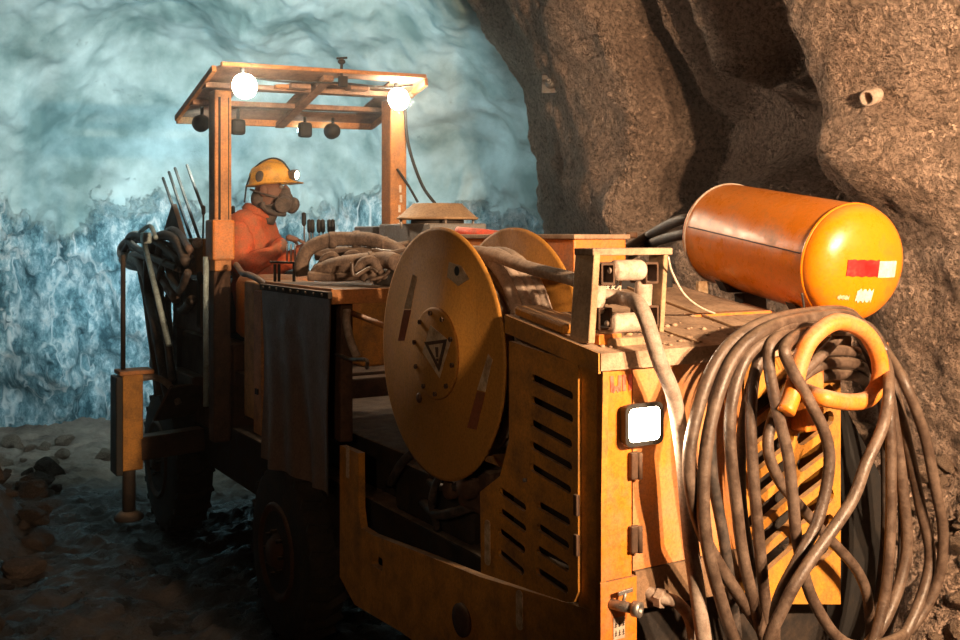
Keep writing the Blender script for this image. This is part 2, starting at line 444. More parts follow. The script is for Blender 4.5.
def wall_left(u, v):
    pts = [(-3.0, -2.5), (-2.9, 2), (-3.1, 5), (-3.9, 6.6), (-5.2, 7.3)]
    p, t = polyl(pts, u); z = v*4.9; n = V((t.y, -t.x))
    q = V((p.x, p.y, z)); 
    d = .02*z+.30*ss(3.4, 4.9, z)*(z-3.2)+.18*fr(q, .9, 4)+.06*fr(q, 4, 4)+.45*(1-ss(0, .9, z))
    return V((p.x+n.x*d, p.y+n.y*d, z-.15))
grid('wall_left', 160, 80, wall_left, M['debris_shaded'])
def ceiling(u, v):
    x = -4.6+u*8.0; y = -2.5+v*9.4
    z = 4.65-.025*(x-.1)**2
    q = V((x, y, z)); return V((x, y, z+.25*fr(q, .7, 4)+.05*fr(q, 4, 3)))
grid('ceiling', 90, 120, ceiling, M['rock_warm'])
def wall_rear(u, v):
    x = -3.4+u*7.4; z = -.1+v*5.0
    q = V((x, -2.5, z)); return V((x, -2.6+.4*fr(q, .8, 4), z))
grid('wall_rear', 60, 40, wall_rear, M['rock_warm'])
def floor_z(x, y):
    q = V((x, y, 0)); rut = -.06*math.exp(-((x+1.5+.25*(y-5))/.35)**2)
    z = .07*fr(q, .9, 3)+.035*fr(q, 4.5, 5, .8)+rut
    z += .8*ss(2.75, 3.4, -x)*(1-ss(6.3, 7.2, y))
    z += .16*ss(1.2, 2.4, x)
    z += .05*ss(9.2, 10.6, y)
    return z
def floorf(u, v):
    x = -6.5+u*10.8; y = -2.8+v*14.0
    q = V((x, y, 0)); lum = .03*fr(q, 11, 4, .7)
    return V((x, y, floor_z(x, y)+lum))
grid('floor', 300, 390, floorf, M['floor'])

# loose rocks -------------------------------------------------------------
def rock_mesh(seed, flat=.75, mat='debris'):
    b = bmesh.new(); bmesh.ops.create_icosphere(b, subdivisions=3, radius=1)
    off = V((seed*7.3, seed*1.7, 3))
    for v in b.verts:
        d = v.co.normalized(); k = 1+.35*noise.noise(d*1.4+off)+.12*noise.noise(d*4+off)
        # knock planes off so it reads as broken stone
        for j in range(5):
            pn = noise.random_unit_vector() if False else V((math.sin(seed*3+j*2.1), math.cos(seed*5+j*1.3), math.sin(j*1.9+seed))).normalized()
            h = d.dot(pn)*k
            if h > .72: k *= .72/h
        v.co = d*k; v.co.z *= flat
    me = bpy.data.meshes.new('rock'); b.to_mesh(me); b.free()
    me.materials.append(M[mat]); return me
RM = [rock_mesh(i) for i in range(7)]
RD = [rock_mesh(i, mat='debris_shaded') for i in range(7)]
def rock(x, y, s, label, group, i):
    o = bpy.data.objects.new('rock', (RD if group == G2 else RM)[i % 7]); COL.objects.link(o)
    o.location = (x, y, floor_z(x, y)+s*.35); o.scale = (s, s*random.uniform(.7, 1.2), s*random.uniform(.7, 1))
    o.rotation_euler = (random.uniform(-.3, .3), random.uniform(-.3, .3), random.uniform(0, 6))
    tag(o, label, 'rock', group)
G1 = 'broken rocks along the right wall'; G2 = 'broken rocks at the foot of the left wall'; G3 = 'broken rocks at the foot of the far wall'
k_ = 0
while k_ < 150:
    u_ = random.uniform(.2, .75); z_ = random.uniform(.0, .95)
    p_ = wall_right(u_, (z_+.15)/4.9)
    if not 3.1 < p_.y < 5.6: continue
    sz = random.uniform(.02, .055)*(1.8 if k_ % 8 == 0 else 1)
    o = bpy.data.objects.new('rock', RM[k_ % 7]); COL.objects.link(o); o.location = p_+V((-.3, -.6, .7)).normalized()*sz*.35
    o.scale = (sz, sz*random.uniform(.7, 1.2), sz*random.uniform(.7, 1)); o.rotation_euler = (random.uniform(-.5, .5), random.uniform(-.5, .5), random.uniform(0, 6))
    tag(o, 'broken dusty rock in the rubble bank below the right wall behind the hoses', 'rock', G1); k_ += 1
for i in range(46):
    Y = random.uniform(4.6, 8.2); X = -2.7-.30*(Y-4.6)+random.uniform(-.1, .5)
    rock(X, Y, random.uniform(.03, .12), 'broken rock in the dark rubble bank along the left wall', G2, i)
for i in range(36):
    X = random.uniform(-4.3, -1.2); Y = 9.3-.06*(X+2.5)**2+random.uniform(-.7, .4)
    rock(X, Y, random.uniform(.03, .11), 'pale rock on the floor at the foot of the far blue wall', G3, i)

# rock bolts ---------------------------------------------------------------
def rock_bolt(p, n, s, label, kind):
    T = Matrix.Translation(p) @ V(n).to_track_quat('Z', 'Y').to_matrix().to_4x4()
    r = empty('rock_bolt', T)
    if kind == 'plate':
        m = MB(); m.box((0, 0, 0), (s, s, .016), None, .004); m.lathe([(s*.28, 0), (s*.26, .02), (s*.14, .045), (0, .045)], (0, 0, .008), (0, 0, 1), 20)
        m.build('plate', M['steel'], r)
        m = MB(); m.cyl((0, 0, .03), (0, 0, .12), s*.08, 12); m.lathe([(s*.16, 0), (s*.16, .03)], (0, 0, .05), (0, 0, 1), 6, False)
        m.build('bolt', M['steel'], r)
    else:
        m = MB(); m.lathe([(s*.4, -.15), (s*.4, .06), (s*.3, .06), (s*.3, -.03), (0, -.03)], (0, 0, 0), (0, 0, 1), 20); m.build('pipe_stub', M['roller'], r)
    tag(r, label, 'rock bolt'); return r
from mathutils.bvhtree import BVHTree
_w = bpy.data.objects['wall_right'].data
_bv = BVHTree.FromPolygons([v.co for v in _w.vertices], [tuple(p.vertices) for p in _w.polygons])
def on_wall(px, py):
    d = (wp(px, py, 1)-V((0, 0, CH))).normalized(); h = _bv.ray_cast(V((0, 0, CH)), d)
    return (h[0]-d*.02) if h[0] else wp(px, py, 5)
rock_bolt(on_wall(551, 84), (-.25, -.9, .1), .13, 'square plate and rock bolt high on the brown wall near the blue chamber', 'plate')
rock_bolt(on_wall(874, 96), (-.75, -.6, -.25), .085, 'short pale pipe stub sticking out of the wall above the tank', 'stub')

# ================================================================ THE DRILL RIG
RIG = empty('drill_rig', RIGM)
tag(RIG, 'yellow underground mining drill rig with cable reel, air tank and canopy', 'drill rig')
def P(mb, name, mat, parent=RIG): return mb.build(name, M[mat] if isinstance(mat, str) else mat, parent)

# --- chassis, skirt
m = MB()
m.bb((.10, .12, .50), (1.05, 5.3, .80), .01); m.bb((.2, 1.5, .8), (1.0, 3.0, 1.0), .01)
P(m, 'chassis', 'dark')
out = [(1.77, 1.02), (1.585, 1.02), (1.58, .80)]
out += [(p.y, p.z) for p in (pk(361, 528, b=0), pk(372, 535, b=0))]
out += [(p.y, p.z) for p in (pk(420, 553, b=0), pk(480, 577, b=0), pk(597, 612, b=0))]
out += [(0.0, .40), (.3, .38), (1.0, .44), (1.62, .40), (1.77, .47)]
h1 = disc(.74, .62, .045); hp = pk(377, 562, b=0); h2 = rrect(hp.y, hp.z, .10, .05, .01)
m = MB(); m.plate(out, [h1, h2], PS, .03)
m.bb((.03, 0.02, .40), (.09, 1.7, .44), .003)
sk = P(m, 'side_skirt', 'yellow2')
m = MB(); m.lathe([(.03, 0), (.055, 0), (.055, .012), (.03, .012)], (-.012, .74, .62), (1, 0, 0), 24); P(m, 'tie_down_ring', 'brown', sk)
q = pk(520, 610, b=0); m = MB(); m.plate(rrect(q.y, q.z, .035, .12, .015), [], PS, -.004); P(m, 'label_plate', 'pale', sk)
q = pk(348, 462, b=0); m = MB(); m.plate(rrect(q.y, q.z, .03, .13, .004), [], PS, -.003); P(m, 'label_plate', 'pale', sk)

# --- engine side door with slots
def L2(*pp): return [(p.y, p.z) for p in pp]
sb = -.012
top_l, top_r = pk(509, 341, b=sb), pk(578, 364, b=sb)
out = L2(top_l, top_r, pk(578, 592, b=sb), pk(574, 602, b=sb), pk(566, 602, b=sb), pk(481, 573, b=sb), pk(480, 492, b=sb), pk(500, 476, b=sb), pk(509, 440, b=sb))
slots = [((531, 377), (573, 397)), ((531, 399), (573, 420)), ((530, 422), (572, 445)), ((530, 444), (572, 468)), ((530, 466), (571, 491)),
         ((499, 490), (526, 509)), ((499, 510), (526, 530)), ((498, 530), (525, 551)), ((498, 551), (524, 573)),
         ((537, 504), (570, 523)), ((537, 526), (569, 547)), ((536, 548), (569, 569)), ((536, 570), (568, 591))]
holes = []
for (x0, y0), (x1, y1) in slots:
    a0, a1 = pk(x0, y0, b=sb), pk(x1, y1, b=sb)
    dd = (V((a1.y, a1.z))-V((a0.y, a0.z))).normalized()*.012
    holes.append(capsule(V((a0.y, a0.z))+dd, V((a1.y, a1.z))-dd, .0125))
m = MB(); m.plate(out, holes, lambda u, v, w: V((sb+w, u, v)), .012)
sd = P(m, 'engine_door', 'yellow2')
for (x, y) in ((577, 505), (577, 545)):
    q = pk(x, y, b=sb); m = MB(); m.box((sb-.002, q.y, q.z), (.012, .018, .06), None, .003); P(m, 'door_latch', 'brown', sd)
q = pk(526, 480, b=sb); m = MB(); m.cyl((sb, q.y, q.z), (sb-.008, q.y, q.z), .006, 12); P(m, 'door_bolt', 'steel', sd)
q0, q1 = pk(488, 520, b=sb), pk(488, 565, b=sb)
m = MB(); m.plate(rrect(q0.y, (q0.z+q1.z)/2, .03, q0.z-q1.z, .012), [], lambda u, v, w: V((sb+w, u, v)), -.004); P(m, 'label_plate', 'pale', sd)
m = MB(); m.plate(L2(pk(578.5, 364, b=0), pk(603, 372, b=0), pk(600, 586, b=0), pk(597, 612, b=0), pk(578.5, 606, b=0)), [], PS, .02)
P(m, 'corner_post', 'yellow2')
# engine and pipes seen through the slots and the opening
m = MB(); m.bb((.10, .10, .90), (.90, .60, 1.50), .02); m.bb((.34, .60, .80), (.90, 1.30, 1.60), .02)
m.bb((.12, .9, .80), (.45, 1.5, 1.0), .02); P(m, 'engine_block', 'dark')
for i, pts in enumerate([[(.10, .75, 1.08), (.07, .9, 1.02), (.09, 1.1, .98), (.2, 1.4, .95)], [(.12, .8, .98), (.06, 1.0, .9), (.12, 1.25, .88)],
            [(.15, .85, 1.1), (.06, .95, 1.08), (.05, 1.05, .95), (.1, 1.1, .82)], [(.2, 1.1, 1.2), (.08, 1.3, 1.05), (.1, 1.5, .9)]]):
    m = MB(); m.tube(pts, .014+.004*(i % 2), 10); P(m, 'engine_hose', 'hose_dark')
m = MB(); m.box((.12, .80, 1.03), (.10, .22, .16), None, .02); m.cyl((.03, .8, 1.05), (.12, .8, 1.05), .05, 20, bev=.01)
m.cyl((.05, .95, 1.0), (.14, .95, 1.0), .035, 16, bev=.008); P(m, 'hydraulic_pump', 'brown')

# --- hood over the rear body
zt = lambda a: 1.585+.155*a
hood = [(-.015, -.02), (.985, -.02), (.985, 1.25), (.36, 1.25), (.36, .45), (-.015, .45)]
m = MB(); m.plate(hood, [], lambda u, v, w: V((u, v, zt(v)-w)), .02)
m.plate([(-.015, -.025), (.985, -.025), (.985, -.02), (-.015, -.02)], [], lambda u, v, w: V((u, v, zt(v)-w)), .047)
hd = P(m, 'hood', 'dusty')
m = MB(); m.plate([(-.02, -.02), (-.02, .45), (-.012, .45), (-.012, -.02)], [], lambda u, v, w: V((u, v, zt(v)-w)), .055)
m.box((.05, .30, zt(.3)+.018), (.10, .26, .03), Matrix.Rotation(math.atan(.155), 3, 'X'), .012)
P(m, 'hood_edge', 'yellow2', hd)
m = MB(); m.bar((.36, .0, zt(0)+.004), (.36, .9, zt(.9)+.004), .006, .006)
m.bar((.62, .0, zt(0)+.004), (.74, 1.0, zt(1)+.004), .012, .01); P(m, 'hood_seam', 'dustplate', hd)
for k in range(16):      # clods and grit lying on the hood
    pass
m = MB()
for k in range(90):
    u, v = random.uniform(.02, .62), random.betavariate(1, 2.5)*.9
    if u < .36: v = random.uniform(0, .42)
    r = random.uniform(.003, .011); m.ell((u, v, zt(v)+r*.3), (r, r*random.uniform(.6, 1.3), r*.6), None, 7, 5)
tag(m.build('dirt', M['dusty'], None, top=True), 'loose dirt and grit lying on the rear hood', 'dirt', kind='stuff')

# --- rear face
m = MB(); m.plate([(.115, .97), (.53, .97), (.53, 1.54), (.115, 1.54)], [], PR, .02); P(m, 'rear_door', 'mudyellow')
m = MB(); m.plate([(.0, .96), (.105, .96), (.105, 1.54), (.0, 1.54)], [], lambda u, v, w: V((u, v*0+w-.006, v)), .02)
cp = P(m, 'rear_corner_plate', 'yellow')
for py in (467, 541):
    q = pk(621, py, a=-.01); m = MB(); m.box((.108, -.016, q.z), (.035, .022, .075), None, .006); m.cyl((.118, -.026, q.z-.036), (.118, -.026, q.z+.036), .008, 12); P(m, 'hinge', 'brown', cp)
m = MB(); m.plate([(.0, .40), (.125, .40), (.125, .955), (.0, .955)], [], lambda u, v, w: V((u, w-.004, v)), .02)
lp = P(m, 'lower_corner_plate', 'yellow')
m = MB(); m.plate([(.125, .86), (.52, .84), (.52, .965), (.125, .965)], [], PR, .05); P(m, 'rear_sill', 'sill')
# yellow grille behind the hoses, slots slanted
hs = [capsule((.58, .88+.082*k), (.73, .95+.082*k), .024) for k in range(7)]+[capsule((.79, .86+.082*k), (.91, .91+.082*k), .024) for k in range(8)]
m = MB(); m.plate([(.54, .80), (.965, .72), (.965, 1.54), (.54, 1.54)], hs, PR, .02); P(m, 'rear_grille', 'yellow2')
m = MB(); m.plate([(.0, .96), (1.25, .96), (1.25, 1.75), (.0, 1.55)], [], lambda u, v, w: V((.965-w, u+.02, v)), .02); P(m, 'right_side_panel', 'yellow2')
m = MB(); m.plate([(.975, .30), (1.47, .34), (1.42, .95), (1.22, 1.30), (.975, 1.50)], [], lambda u, v, w: V((u, .16+w+.03*math.sin(v*6), v)), .012); P(m, 'dark_backing_sheet', 'dark_sheet')  # near-black sheet added to keep the area behind the hoses dark
# sprayed number
q = pk(613, 384, a=-.008)
m = MB()
for st in ([(0, .020), (.002, -.02), (.012, -.008), (.020, -.02), (.022, .02)], [(.033, .02), (.033, -.02)], [(.050, .02), (.050, -.02)]):
    for i in range(len(st)-1):
        m.bar((q.x+st[i][0]*1.3-.004, -.0075, q.z+st[i][1]*1.1), (q.x+st[i+1][0]*1.3-.004, -.0075, q.z+st[i+1][1]*1.1), .012, .002, .0005, up=(0, 1, 0))
P(m, 'painted_number', 'spray', cp)
# sticker with black characters
q = pk(619, 628, a=-.006); m = MB(); m.box((q.x, -.006, q.z), (.040, .003, .060), None, .001); st = P(m, 'sticker', 'roller', lp)
m = MB()
for r_ in range(2):
    for c_ in range(3):
        x = q.x-.013+c_*.013; z = q.z+.012-r_*.024
        m.bar((x-.004, -.0085, z), (x+.004, -.0085, z+.001), .002, .001, 0); m.bar((x, -.0085, z-.008), (x+.001, -.0085, z+.008), .001, .002, 0)
        m.bar((x-.004, -.0085, z-.006), (x+.004, -.0085, z-.005), .002, .001, 0)
P(m, 'sticker_text', 'black', st)
# water tap and hose fitting
q = pk(628, 606, a=-.04); m = MB()
m.cyl((q.x-.03, -.0, q.z+.0), (q.x-.0, -.065, q.z), .014, 16, bev=.003); m.lathe([(.021, 0), (.021, .022), (.010, .022), (.010, .005), (0, .005)], (q.x, -.062, q.z), (.45, -.9, 0), 16)
m.lathe([(.016, 0), (.016, .02)], (q.x-.015, -.03, q.z), (.45, -.9, 0), 6, False); m.cyl((q.x-.01, -.03, q.z), (q.x-.005, -.035, q.z+.035), .005, 10); m.bar((q.x-.03, -.035, q.z+.036), (q.x+.02, -.035, q.z+.04), .006, .012)
P(m, 'water_tap', 'steel')
q = pk(660, 598, a=-.03); m = MB()
m.cyl((q.x-.02, .05, q.z+.01), (q.x+.0, -.03, q.z), .02, 16, bev=.004); m.lathe([(.028, 0), (.028, .02)], (q.x, -.02, q.z), (.3, -.9, -.1), 6, False)
m.tube([(q.x, -.03, q.z), (q.x+.035, -.06, q.z-.01), (q.x+.07, -.075, q.z-.06), (q.x+.085, -.07, q.z-.15), (q.x+.08, -.03, q.z-.25), (q.x+.05, .1, q.z-.30)], .017, 14)
P(m, 'drain_hose', 'hose_pale')
# rear work light
q = pk(643, 424, a=-.035); W = .122; H = .104
m = MB(); m.box((q.x, q.y+.014, q.z), (W, .04, H), None, .012); 
m.plate(rrect(q.x, q.z, W+.012, H+.012, .02), [rrect(q.x, q.z, W-.012, H-.012, .016)], lambda u, v, w: V((u, q.y-.008+w, v)), .012)
wl = P(m, 'rear_work_light', 'black')
m = MB(); m.box((q.x, q.y-.004, q.z), (W-.012, .006, H-.012), None, .002); plab(P(m, 'lens', 'lens_work', wl), 'glowing white lens')
m = MB(); m.bar((q.x, q.y+.05, q.z-H*.4), (q.x, .01, q.z-H*.6), .05, .01); P(m, 'bracket', 'dark', wl)
WL = loc2w(q+V((0, -.03, 0)))

# --- cable reel
RC = V((0, .885, 1.494)); RR = .433
m = MB(); m.lathe([(.10, 0), (.10, .30), (.10, .30)], RC+V((-.0, 0, 0)), (1, 0, 0), 32)
m.lathe([(.25, .012), (.25, .28)], RC, (1, 0, 0), 48); reel = P(m, 'cable_reel', 'dark')
def flange(x0):
    m = MB(); m.lathe([(0, -.004), (.13, -.004), (.135, 0), (RR-.012, 0), (RR, .004), (RR, .010), (RR-.012, .014), (0, .014)], RC+V((x0, 0, 0)), (1, 0, 0), 96)
    return m
fo = P(flange(-.02), 'reel_flange', 'disc', reel); P(flange(.285), 'reel_flange', 'disc', reel)
m = MB(); m.lathe([(0, 0), (.150, 0), (.158, .004), (.158, .012), (0, .012)], RC+V((-.034, 0, 0)), (1, 0, 0), 64); hub = P(m, 'hub_cover', 'disc', fo)
for k in range(10):
    a = 2*math.pi*(k+.3)/10; c = RC+V((-.036, math.cos(a)*.138, math.sin(a)*.138))
    m = MB(); m.lathe([(.009, 0), (.009, .008)], c-V((.006, 0, 0)), (1, 0, 0), 6, False); P(m, 'bolt', 'brown', hub)
def onfl(px, py): p = pk(px, py, b=-.03); return (p.y, p.z)
fl = lambda w0: (lambda u, v, w: V((w0+w, u, v)))
m = MB(); m.plate([onfl(432, 325), onfl(452, 342), onfl(441, 378), onfl(424, 352)], [], fl(-.0365), .002); wr = P(m, 'warning_label', 'pale', hub)
m = MB(); m.plate([onfl(426, 342), onfl(449, 339), onfl(441, 372)], [[onfl(430, 345), onfl(445, 343), onfl(440, 364)]], fl(-.0378), .0012)
m.plate([onfl(437, 347), onfl(440, 347), onfl(440, 357), onfl(438, 357)], [], fl(-.0378), .0012)
m.plate([onfl(438, 358.5), onfl(440, 358.5), onfl(440, 361), onfl(438.5, 361)], [], fl(-.0378), .0012); P(m, 'warning_triangle', 'brown', wr)
for (pts, mt) in (([(411, 274), (415, 277), (409, 309), (402, 309)], 'pale'), ([(402, 310), (409, 310), (402, 341), (396, 341)], 'redbrown'),
                  ([(486, 354), (490, 360), (483, 392), (475, 390)], 'pale'), ([(475, 391), (483, 393), (474, 430), (465, 428)], 'redbrown')):
    m = MB(); m.plate([onfl(*p) for p in pts], [], fl(-.0225), .002); P(m, 'reflective_strip', mt, fo)
m = MB(); m.plate([onfl(447, 262), onfl(459, 266), onfl(467, 279), onfl(456, 286), onfl(445, 277)], [], fl(-.0225), .002); lb = P(m, 'square_sticker', 'pale', fo)
c = onfl(455, 271); m = MB(); m.plate(disc(c[0], c[1], .016), [], fl(-.0238), .0012); P(m, 'sticker_spot', 'black', lb)
q = onfl(417, 398); m = MB(); m.lathe([(.012, 0), (.018, .004), (.018, .008)], (-.028, q[0], q[1]), (1, 0, 0), 20); P(m, 'filler_cap', 'brown', fo)
m = MB(); m.bb((.31, .6, 1.0), (.37, 1.15, 1.52), .01); m.bar((.34, .885, 1.0), (.34, .885, 1.5), .1, .06); P(m, 'reel_stand', 'yellow2')

# --- fairlead with four rollers
FRM = Matrix.Translation((0, .09, zt(.09))) @ Matrix.Rotation(math.radians(0), 4, 'X')
lean = .165
def FQ(x, y, z): return FRM @ V((x*1.0+lean*z*.66+.012, y+.05*z, z*.89))
H0 = .285
m = MB()
m.bar(FQ(-.005, 0, 0), FQ(-.005, 0, H0), .022, .09, .003, up=(0, 1, 0))
fr_ = P(m, 'fairlead_frame', 'dustplate')
m = MB(); m.bar(FQ(.255, 0, 0.02), FQ(.255, 0, H0), .016, .07, .003, up=(0, 1, 0)); P(m, 'frame_upright', 'dustplate', fr_)
m = MB(); m.bar(FQ(-.02, 0, H0), FQ(.27, 0, H0), .09, .02); P(m, 'frame_rail', 'dusty', fr_)
m = MB(); m.bar(FQ(.02, 0, .012), FQ(.10, 0, .012), .09, .03); P(m, 'frame_base', 'yellow', fr_)
for (x, z) in ((.045, .215), (.205, .215), (.045, .075), (.215, .075)):
    m = MB(); c = FQ(x, 0, z); hw, hh = .024, .031
    m.plate(rrect(0, 0, 2*hw, 2*hh, .005), [rrect(0, 0, 2*hw-.012, 2*hh-.012, .003)], lambda u, v, w: V((c.x+u, c.y-.035+w, c.z+v)), .07)
    P(m, 'roller_bracket', 'brown', fr_)
def roller(p, q, r):
    m = MB(); L = (V(q)-V(p)).length
    m.lathe([(0, 0), (r*.3, 0), (r*.3, .012), (r*.85, .012), (r, .02), (r*1.0, L-.02), (r*.85, L-.012), (r*.3, L-.012), (r*.3, L), (0, L)], p, V(q)-V(p), 28)
    P(m, 'roller', 'roller', fr_)
roller(FQ(.060, -.02, .225), FQ(.190, -.02, .225), .030)
roller(FQ(.060, -.02, .058), FQ(.185, -.02, .058), .028)
roller(FQ(.038, .0, .078), FQ(.038, .0, .20), .024)
roller(FQ(.205, .0, .078), FQ(.205, .0, .20), .026)
m = MB(); 
for k in range(-3, 6):
    for sg in (-1, 1):
        x0 = .09+.02*k; a_, b_ = V((x0, 0, .11)), V((x0+sg*.08, 0, .20))
        def clip(a, b):
            t0, t1 = 0, 1
            for s_, lo, hi in ((b.x-a.x, .085-a.x, .165-a.x),):
                if s_ > 0: t0, t1 = max(t0, lo/s_), min(t1, hi/s_)
                else: t0, t1 = max(t0, hi/s_), min(t1, lo/s_)
            return (a.lerp(b, t0), a.lerp(b, t1)) if t1 > t0+.05 else None
        r = clip(a_, b_)
        if r: m.bar(FQ(r[0].x, .06, r[0].z), FQ(r[1].x, .06, r[1].z), .004, .004, 0)
m.bar(FQ(.083, .06, .105), FQ(.083, .06, .205), .006); m.bar(FQ(.167, .06, .105), FQ(.167, .06, .205), .006)
P(m, 'wire_mesh', 'roller', fr_)
m = MB(); m.box(FQ(.12, -.01, -.002), (.14, .09, .03), None, .008); m.cyl(FQ(.11, 0, .01), FQ(.11, 0, .03), .014, 6); m.cyl(FQ(.16, 0, .01), FQ(.16, 0, .03), .012, 6); P(m, 'frame_foot', 'dustplate', fr_)

# --- long box with lid behind the reel
m = MB(); m.bb((.50, .80, 1.70), (.74, 1.75, 1.885), .006); bx = P(m, 'tool_box', 'yellow')
m = MB(); m.bb((.49, .785, 1.885), (.75, 1.765, 1.903), .004); P(m, 'box_lid', 'dusty', bx)
m = MB(); m.cyl((.74, .80, 1.90), (.78, .79, 1.90), .012, 10); P(m, 'lid_hinge', 'brown', bx)

# --- centre bin deck, front beam, black flap
m = MB(); m.bb((.0, 1.86, 1.625), (1.05, 2.68, 1.665), .006); m.bb((.06, 1.9, 1.0), (.12, 2.6, 1.625), .01); dk = P(m, 'middle_deck', 'brown')
m = MB(); m.bb((-.005, 1.84, 1.605), (.95, 1.862, 1.668), .003); m.bb((-.008, 1.84, 1.655), (.0, 2.68, 1.672), .002); plab(P(m, 'deck_rim', 'rustpost', dk), 'orange painted rear rim')
m = MB()
NU, NV = 60, 50; vs = []
for j in range(NV+1):
    for i in range(NU+1):
        u, v = i/NU, j/NV; a = 1.83+u*.86; z = 1.655-v*.86
        w = -.02-.02*v*math.sin(u*9.5+.5+.8*v)*1.0-.015*v*math.sin(u*23+3*v)-.012*math.sin(v*5+u*3)*v
        a += .03*math.sin(v*3)*(u-.5)
        vs.append(V((w, a, z+.006*math.sin(u*14)*v)))
fs = [(j*(NU+1)+i, j*(NU+1)+i+1, (j+1)*(NU+1)+i+1, (j+1)*(NU+1)+i) for j in range(NV) for i in range(NU)]
m.add(vs, fs); n_ = len(vs); m.add([p+V((.006, 0, 0)) for p in vs], fs)
fl_ = P(m, 'hanging_flap', 'tarp', RIG)
m = MB(); m.bb((-.032, 1.82, 1.63), (-.012, 2.69, 1.66), .003)
for k in range(9): m.cyl((-.034, 1.88+k*.093, 1.645), (-.040, 1.88+k*.093, 1.645), .007, 8)
P(m, 'clamp_strip', 'dark', fl_)
m = MB(); m.tube([pk(347, 310, b=.05), pk(347, 325, b=.04), pk(351, 342, b=.04), pk(357, 357, b=.06)], .017, 12); P(m, 'coolant_hose', 'hose_pale')
m = MB(); m.cyl(pk(352, 313, b=.08), pk(392, 329, b=.10), .012, 12); P(m, 'steel_pipe', 'rustpost')
m = MB(); m.tube([pk(336, 354, b=.06), pk(350, 359, b=.02), pk(366, 360, b=.02), pk(367, 368, b=.04)], .008, 10); P(m, 'grab_rod', 'steel')
m = MB(); m.bb((.35, 1.35, .9), (1.0, 1.85, 1.58), .02); P(m, 'hydraulic_tank', 'dark')

# --- yellow side cowl forward of the flap
m = MB(); m.bb((.01, 2.70, .95), (.30, 3.06, 1.66), .012); cw = P(m, 'side_cowl', 'yellow2')
m = MB(); m.bb((-.012, 2.72, .90), (.012, 2.84, 1.62), .006); P(m, 'cowl_strip', 'rustpost', cw)
m = MB(); m.bb((-.02, 2.76, 1.10), (.0, 2.80, 1.13), .003); P(m, 'cowl_catch', 'dark', cw)

# --- air intake and grey boxes
m = MB(); m.bb((.55, 2.00, 1.74), (.86, 2.55, 1.955), .008); ai = P(m, 'intake_box', 'grey')
q = V((.70, 2.20, 0)); m = MB()
m.lathe([(.0, 0), (.195, 0), (.2, .004), (.2, .01), (.19, .014), (.125, .072), (.12, .078), (0, .082)], (q.x, q.y, 1.975), (0, 0, 1), 48); P(m, 'intake_cap', 'dustplate', ai)
m = MB(); m.lathe([(.13, 0), (.13, .05)], (q.x, q.y, 1.94), (0, 0, 1), 32); P(m, 'intake_screen', 'dark', ai)
for k in range(4):
    a = math.pi/4+k*math.pi/2+.5; m = MB(); m.cyl((q.x+.18*math.cos(a), q.y+.18*math.sin(a), 1.93), (q.x+.18*math.cos(a), q.y+.18*math.sin(a), 1.98), .007, 8); P(m, 'cap_stud', 'steel', ai)
m = MB(); m.bb((.55, 2.62, 1.66), (.80, 2.86, 1.945), .008); P(m, 'valve_box', 'grey')
m = MB(); m.bb((.35, 1.85, 1.665), (.95, 2.2, 1.75), .01); m.bb((.42, 1.30, 1.62), (.95, 1.9, 1.78), .01); P(m, 'equipment_box', 'grey')

# --- operator platform
m = MB(); m.bb((.12, 3.15, 1.05), (1.05, 4.35, 1.12), .01); m.bb((.30, 3.05, .8), (1.0, 3.3, 1.1), .01); P(m, 'platform', 'brown')
m = MB(); m.lathe([(0, 0), (.19, 0), (.22, .03), (.22, .30), (.20, .34), (0, .35)], (.30, 3.38, 1.33), (0, 0, 1), 32, sx=1.0, sy=1.0); P(m, 'seat_guard', 'yellow')
m = MB(); m.bb((.2, 3.5, 1.12), (.6, 3.98, 1.36), .03); st = P(m, 'seat', 'black')
m = MB(); m.box((.10, 3.90, 1.52), (.08, .36, .34), Matrix.Rotation(math.radians(-39), 3, 'Z'), .03); P(m, 'seat_back', 'black', st)
m = MB(); m.tube([(.02, 3.22, 1.74), (.0, 3.05, 1.70), (.0, 2.95, 1.695), (-.01, 2.78, 1.68), (.01, 2.66, 1.64)], .016, 12); P(m, 'guard_hose', 'hose')
m = MB(); m.bar(pk(270, 262, Y=5.3), pk(299, 263, Y=5.35), .05, .012)
for x in (275, 279, 294): m.bar(pk(x, 264, Y=5.32), pk(x, 282, Y=5.32), .014)
P(m, 'guard_rail', 'dark')
# lever console
m = MB(); m.bb((.82, 3.35, 1.12), (1.02, 3.95, 1.80), .015); cs = P(m, 'lever_console', 'yellow2')
for k, (px, top_) in enumerate([(304, 212), (309.5, 219), (312.5, 219), (319, 219), (323, 219), (329.5, 219), (333, 219)]):
    p0 = pk(px+.5, 240, Y=6.28); p1 = pk(px, top_, Y=6.28); m = MB(); m.cyl(p0-V((0, 0, .06)), p1-V((0, 0, .05)), .005, 8)
    lv = P(m, 'lever', 'steel', cs); m = MB(); m.lathe([(.006, 0), (.013, .01), (.014, .05), (.012, .078), (0, .085)], p1-V((0, 0, .085)), p1-p0, 10); P(m, 'lever_grip', 'black', lv)
for k in range(3):
    p0 = pk(287+4*k, 262, Y=5.75); m = MB(); m.cyl(p0, p0+V((0, 0, .10)), .005, 8); P(m, 'short_rod', 'steel', cs)

